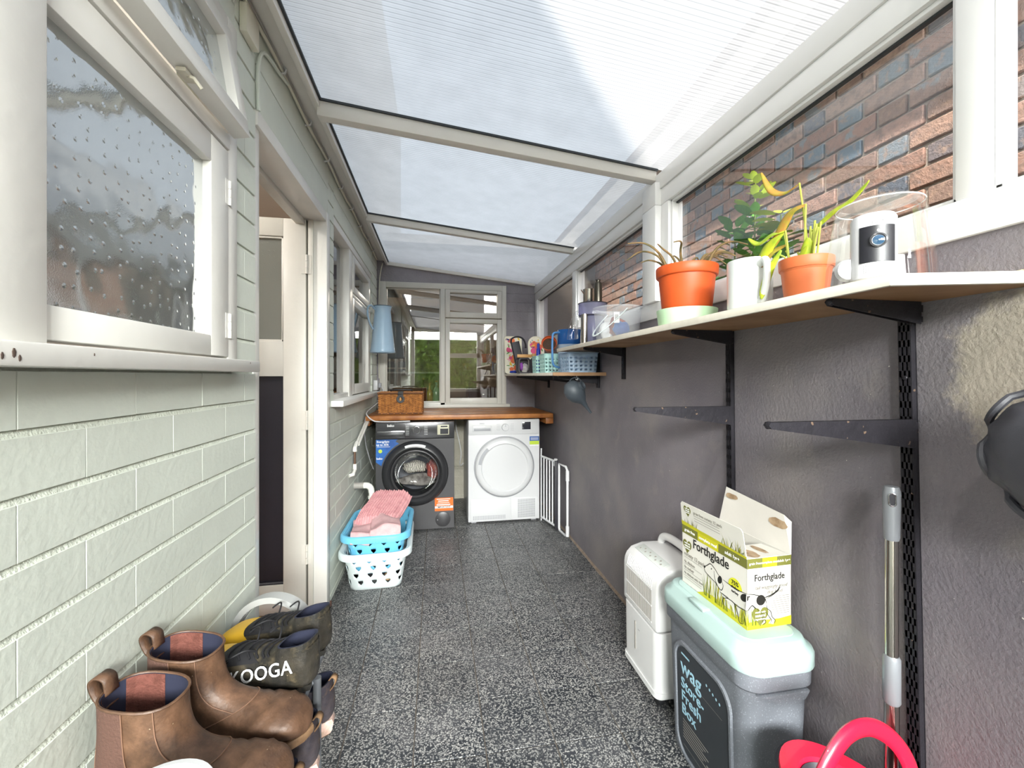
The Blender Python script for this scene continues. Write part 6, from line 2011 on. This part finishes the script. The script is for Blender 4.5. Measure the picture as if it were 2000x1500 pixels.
def ring_pts(F, B_, w, n=28, sq=2.6):
    """cross-section between a front/top point F and a back/bottom point B in the x-z plane, half-width w"""
    F = Vector((F[0], 0, F[1])); B_ = Vector((B_[0], 0, B_[1]))
    c = (F + B_) / 2; a = (F - B_) / 2
    out = []
    for i in range(n):
        th = 2 * PI * i / n
        ct, st = math.cos(th), math.sin(th)
        k = lambda v: math.copysign(abs(v) ** (2 / sq), v)
        out.append(c + a * k(ct) + Vector((0, w, 0)) * k(st))
    return out
def interp_rings(S, per=3):
    """smooth extra sections"""
    out = []
    for i in range(len(S) - 1):
        p0 = S[max(i - 1, 0)]; p1 = S[i]; p2_ = S[i + 1]; p3 = S[min(i + 2, len(S) - 1)]
        for k in range(per):
            t = k / per
            def cr(a, b, c, d):
                return .5 * ((2 * b) + (c - a) * t + (2 * a - 5 * b + 4 * c - d) * t * t + (3 * b - a - 3 * c + d) * t ** 3)
            out.append(((cr(p0[0][0], p1[0][0], p2_[0][0], p3[0][0]), cr(p0[0][1], p1[0][1], p2_[0][1], p3[0][1])),
                        (cr(p0[1][0], p1[1][0], p2_[1][0], p3[1][0]), cr(p0[1][1], p1[1][1], p2_[1][1], p3[1][1])),
                        cr(p0[2], p1[2], p2_[2], p3[2])))
    out.append(S[-1])
    return out
def grow(rings, d):
    """offset sections outwards from their centres"""
    o = []
    for r in rings:
        c = sum(r, Vector()) / len(r)
        o.append([p + (p - c).normalized() * d for p in r])
    return o
def patch(rings, k0, k1, i0, i1, d):
    g = grow(rings, d)
    n = len(rings[0])
    return MB().loft([[g[k][i % n] for i in range(i0, i1 + 1)] for k in range(k0, k1 + 1)], False, False, closed=False)
def outline(L, ws):
    """sole outline from heel (x=0) to toe (x=L); ws = half widths at even steps"""
    n = len(ws) - 1
    a = [(L * i / n, w) for i, w in enumerate(ws)]
    P = bez([(x, w, 0) for x, w in a], 4)
    return [(p.x, p.y) for p in P] + [(p.x, -p.y) for p in reversed(P)][1:-1]

BOOT = [((.118, .165), (.0, .178), .045), ((.119, .148), (.0, .150), .044), ((.122, .125), (-.001, .115), .043), ((.132, .104), (-.006, .070), .041), ((.152, .090), (-.006, .026), .039), ((.180, .080), (.022, .012), .038), ((.210, .073), (.090, .011), .043), ((.238, .069), (.155, .011), .049), ((.262, .063), (.205, .011), .050), ((.280, .051), (.245, .011), .044), ((.291, .034), (.275, .012), .030), ((.294, .020), (.290, .013), .010)]
def chelsea(label, loc, rz):
    t = thing('ankle_boot', label, 'boot', loc, rz=rz, group='brown ankle boots on the shoe rack')
    S = interp_rings(BOOT, 3)
    rings = [ring_pts(*s) for s in S]
    for k, s in enumerate(S):        # creases over the vamp
        if 17 <= k <= 25:
            for i, p in enumerate(rings[k]):
                if p.z > .04: p.z -= .0022 * (1 + math.sin(k * 2.4))
    MB().loft(rings, False, True).build('upper', 'leather_brown', t, smooth=True, angle=80)
    inn = grow(rings[:11], -.0035)
    MB().loft([rings[0], inn[0]] + inn[1:], False, True).build('lining', 'lining_navy', t, smooth=True, angle=80)
    for s_, (a, b_) in ((1, (7, 12)), (-1, (16, 21))):
        patch(rings, 0, 11, a, b_, .0012).build('elastic_gusset', 'elastic_brown', t, smooth=True, angle=80)
        g2 = grow(rings[:11], -.0045)
        MB().loft([[g2[k][i] for i in range(a, b_ + 1)] for k in range(0, 10)], False, False, closed=False).build('gusset_lining', 'knit_rust', t, smooth=True, angle=80)
    # seams
    g = grow(rings, .0012); n = 28
    for i_ in (4, 24):
        MB().tube([g[k][i_ % n] for k in range(0, 17)], .0011, 5).build('seam', 'stitch', t, smooth=True)
    for i_ in (7, 12, 16, 21):
        MB().tube([g[k][i_ % n] for k in range(0, 12)], .0009, 5).build('seam', 'stitch', t, smooth=True)
    MB().tube([p for p in rings[0]], .0024, 6, closed=True).build('top_binding', 'leather_brown', t, smooth=True)
    q = MB().tube([g[16][i % n] for i in range(-8, 9)], .0011, 5); q.build('vamp_seam', 'stitch', t, smooth=True)
    so_ = outline(.300, (.006, .036, .036, .036, .041, .049, .053, .052, .043, .008))
    so_ = [(x - .004, y) for x, y in so_]
    MB().loft([[(x, y, .0) for x, y in so_], [(x * 1.005, y * 1.02, .006) for x, y in so_], [(x * 1.005, y * 1.02, .013) for x, y in so_], [(x, y * .97, .015) for x, y in so_]]).build('sole', 'leather_sole', t, smooth=True)
    hl = [(x, y) for x, y in so_ if x < .08]
    lp_ = MB().loft([[(-.003, -.013, z) for z in (.150,)] , ], False, False) if False else MB()
    P = bez([(.004, 0, .150), (-.014, 0, .165), (-.024, 0, .190), (-.014, 0, .202), (.002, 0, .196), (.006, 0, .172)], 5)
    lp_.loft([[(p.x, -.012, p.z) for p in P], [(p.x, .012, p.z) for p in P]], False, False, closed=False)
    o = lp_.build('pull_tab', 'leather_brown', t, smooth=True, angle=80)
    sd = o.modifiers.new('thickness', 'SOLIDIFY'); sd.thickness = .003
    return t
chelsea('brown leather ankle boot nearest the camera on the shoe rack', (-.528, .798, TOP), -9)
chelsea('brown leather ankle boot behind the nearest one beside the rugby boots', (-.528, .918, TOP), -10)

LOWCUT = [((.072, .098), (.0, .118), .033), ((.080, .090), (-.001, .095), .035), ((.095, .084), (-.006, .060), .035), ((.118, .082), (-.004, .028), .034), ((.148, .076), (.020, .014), .035), ((.180, .066), (.090, .012), .040), ((.212, .056), (.160, .012), .046), ((.240, .048), (.210, .012), .047), ((.262, .040), (.245, .012), .041), ((.276, .028), (.268, .013), .027), ((.280, .018), (.278, .014), .010)]
def rugby(label, loc, rz, ry=0, rx=0, logo=True):
    t = thing('rugby_boot', label, 'boot', loc, rz=rz, ry=ry, rx=rx, group='rugby boots on the shoe rack')
    S = interp_rings(LOWCUT, 3); rings = [ring_pts(*s, sq=3.0) for s in S]; n = 28
    K = 17
    MB().loft(rings[:K + 1], False, False).build('upper', 'boot_black', t, smooth=True, angle=80)
    MB().loft(rings[K:], False, True).build('toe_cap', 'boot_yellow', t, smooth=True, angle=80)
    inn = grow(rings[:8], -.004)
    MB().loft([rings[0], inn[0]] + inn[1:], False, True).build('lining', 'lining_navy', t, smooth=True, angle=80)
    patch(rings, 10, 17, -5, 5, .0015).build('lace_panel', 'lace_black', t, smooth=True)
    g = grow(rings, .004)
    for k in range(5, 17, 2):
        MB().tube([g[k][i % n] for i in range(-4, 5)], .0022, 6).build('lace', 'lace_black', t, smooth=True)
    for q in range(3):
        k = 6 + q * 3
        b0 = g[k][2 if q % 2 else -2]
        MB().tube(bez([b0, b0 + Vector((.01, .02 * (1 if q % 2 else -1), .012)), b0 + Vector((.03, .035 * (1 if q % 2 else -1), .004)), b0 + Vector((.045, .03 * (1 if q % 2 else -1), -.008))], 5), .002, 6).build('lace_end', 'lace_black', t, smooth=True)
    patch(rings, 2, 9, 8, 20, .0016).build('heel_counter', 'boot_black', t, smooth=True)
    so_ = outline(.282, (.005, .031, .033, .033, .037, .044, .048, .046, .037, .006))
    MB().loft([[(x, y * .96, .006) for x, y in so_], [(x, y, .010) for x, y in so_], [(x, y * .99, .018) for x, y in so_]]).build('sole', 'boot_black', t, smooth=True)
    for x, y in ((.035, .018), (.035, -.018), (.16, .026), (.16, -.026), (.205, .028), (.205, -.028), (.245, .018), (.245, -.018)):
        MB().lathe([(.0045, -.014), (.0065, -.004), (.0085, .007)], 12, (x, y, 0)).build('stud', 'stud_metal', t, smooth=True)
    # lettering on the outer side (facing the camera when the heel points into the room)
    Mt = frame_M((.088, .0435, .054), (-1, -.09, .30), (.30, -.22, 1))
    if logo: text('brand_lettering', 'KOOGA', .036, 'print_white', t, Mt, ext=.0008, bold=.0002, space=1.05)
    return t
rugby('black and yellow rugby boot in front with white lettering on its side', (-.262, .962, TOP + .018), 162, ry=-3)
rugby('black and yellow rugby boot behind, heel hanging over the rack end', (-.262, 1.078, TOP + .016), 158, logo=False)

def trainer(label, loc, rz):
    t = thing('running_shoe', label, 'shoe', loc, rz=rz, group='running shoes on the lower tier')
    S = interp_rings(LOWCUT, 3); rings = [[Vector((p.x, p.y * 1.05, p.z * .95 + .014)) for p in ring_pts(*s)] for s in S]; n = 28
    MB().loft(rings, False, True).build('upper', 'trainer_navy', t, smooth=True, angle=80)
    inn = grow(rings[:8], -.004)
    MB().loft([rings[0], inn[0]] + inn[1:], False, True).build('lining', 'lining_navy', t, smooth=True, angle=80)
    so_ = outline(.292, (.010, .037, .039, .038, .041, .047, .051, .049, .040, .008))
    so_ = [(x - .006, y) for x, y in so_]
    MB().loft([[(x * .98 + .004, y * .95, .003) for x, y in so_], [(x, y, .010) for x, y in so_], [(x - .004 * (1 - x / .15 if x < .15 else 0), y * 1.02, .028) for x, y in so_], [(x, y * .96, .036) for x, y in so_]]).build('midsole', 'trainer_sole', t, smooth=True)
    MB().loft([[(x * .97 + .006, y * .93, 0) for x, y in so_], [(x * .99 + .002, y * .97, .007) for x, y in so_]]).build('outsole', 'leather_sole', t, smooth=True)
    P = bez([(.004, 0, .095), (-.010, 0, .112), (-.014, 0, .128), (-.004, 0, .134), (.006, 0, .122)], 5)
    o = MB().loft([[(p.x, -.008, p.z) for p in P], [(p.x, .008, p.z) for p in P]], False, False, closed=False).build('heel_tab', 'leather_sole', t, smooth=True, angle=80)
    sd = o.modifiers.new('thickness', 'SOLIDIFY'); sd.thickness = .0025
    for k in range(9, 17, 2):
        g = grow(rings, .003)
        MB().tube([g[k][i % n] for i in range(-4, 5)], .002, 6).build('lace', 'trainer_sole', t, smooth=True)
    return t
trainer('dark running shoe with pale muddy sole, nearer one on the lower tier', (-.252, .955, LOW), 172)
trainer('dark running shoe with pale muddy sole, farther one on the lower tier', (-.248, 1.072, LOW), 170)
trainer('dark running shoe half hidden under the brown boots', (-.255, .835, LOW), 174)

# grey hoop behind the shoes
pm('hoop_grey', '#a2a3a2', .45)
hs_ = thing('hoop_stand', 'grey plastic hoop with spokes standing behind the shoes at the doorway', 'hoop', (-.430, 1.235, 0), rz=-12)
def hoop(r, w, d, n=64):
    rings = []
    for i in range(n):
        a = 2 * PI * i / n
        c, s = math.cos(a), math.sin(a)
        rings.append([(c * rr, y, .497 + s * rr) for rr, y in ((r, -d), (r - w, -d), (r - w, -d + .004), (r - .004, -d + .004), (r - .004, d - .004), (r - w, d - .004), (r - w, d), (r, d))])
    rings.append(rings[0])
    return MB().loft(rings, False, False)
hoop(.114, .016, .016).build('ring', 'hoop_grey', hs_, smooth=True)
for a in range(30, 390, 60):
    c, s = math.cos(R(a)), math.sin(R(a))
    MB().box(-.0015, .0015, -.013, .013, -.008, .008, Matrix.Translation((c * .106, 0, .497 + s * .106)) @ Matrix.Rotation(R(-a), 4, 'Y') @ Matrix.Rotation(R(90), 4, 'Y')).build('rib', 'hoop_grey', hs_)
MB().tube([(0, 0, .40), (0, 0, .012)], .010, 10).build('post', 'hoop_grey', hs_, smooth=True)
MB().lathe([(.07, 0), (.07, .008), (.012, .016)], 28).build('foot', 'hoop_grey', hs_, smooth=True)
st_ = MB().tube(bez([(-.345, 1.19, .50), (-.349, 1.19, .53), (-.346, 1.195, .556), (-.333, 1.195, .563), (-.312, 1.20, .560), (-.30, 1.20, .553)], 6), .006, 8, flat=.5).build('strap', 'lace_black', smooth=True)
st_.location = (-.02, .0, .015)
tag(st_, 'short black strap bent over the grey hoop', 'strap')
# white tub at the bottom edge
wb = thing('white_tub', 'white round lidded tub at the bottom edge in front of the boots', 'tub', (-.351, .598, 0))
MB().lathe([(.055, 0), (.060, .005), (.066, .64), (.066, .645)], 40).build('tub_body', 'white_plastic', wb, smooth=True)
MB().lathe([(.0675, .635), (.069, .640), (.069, .658), (.066, .664), (.058, .665), (.056, .662), (.0001, .662)], 40).build('lid', 'white_plastic', wb, smooth=True)
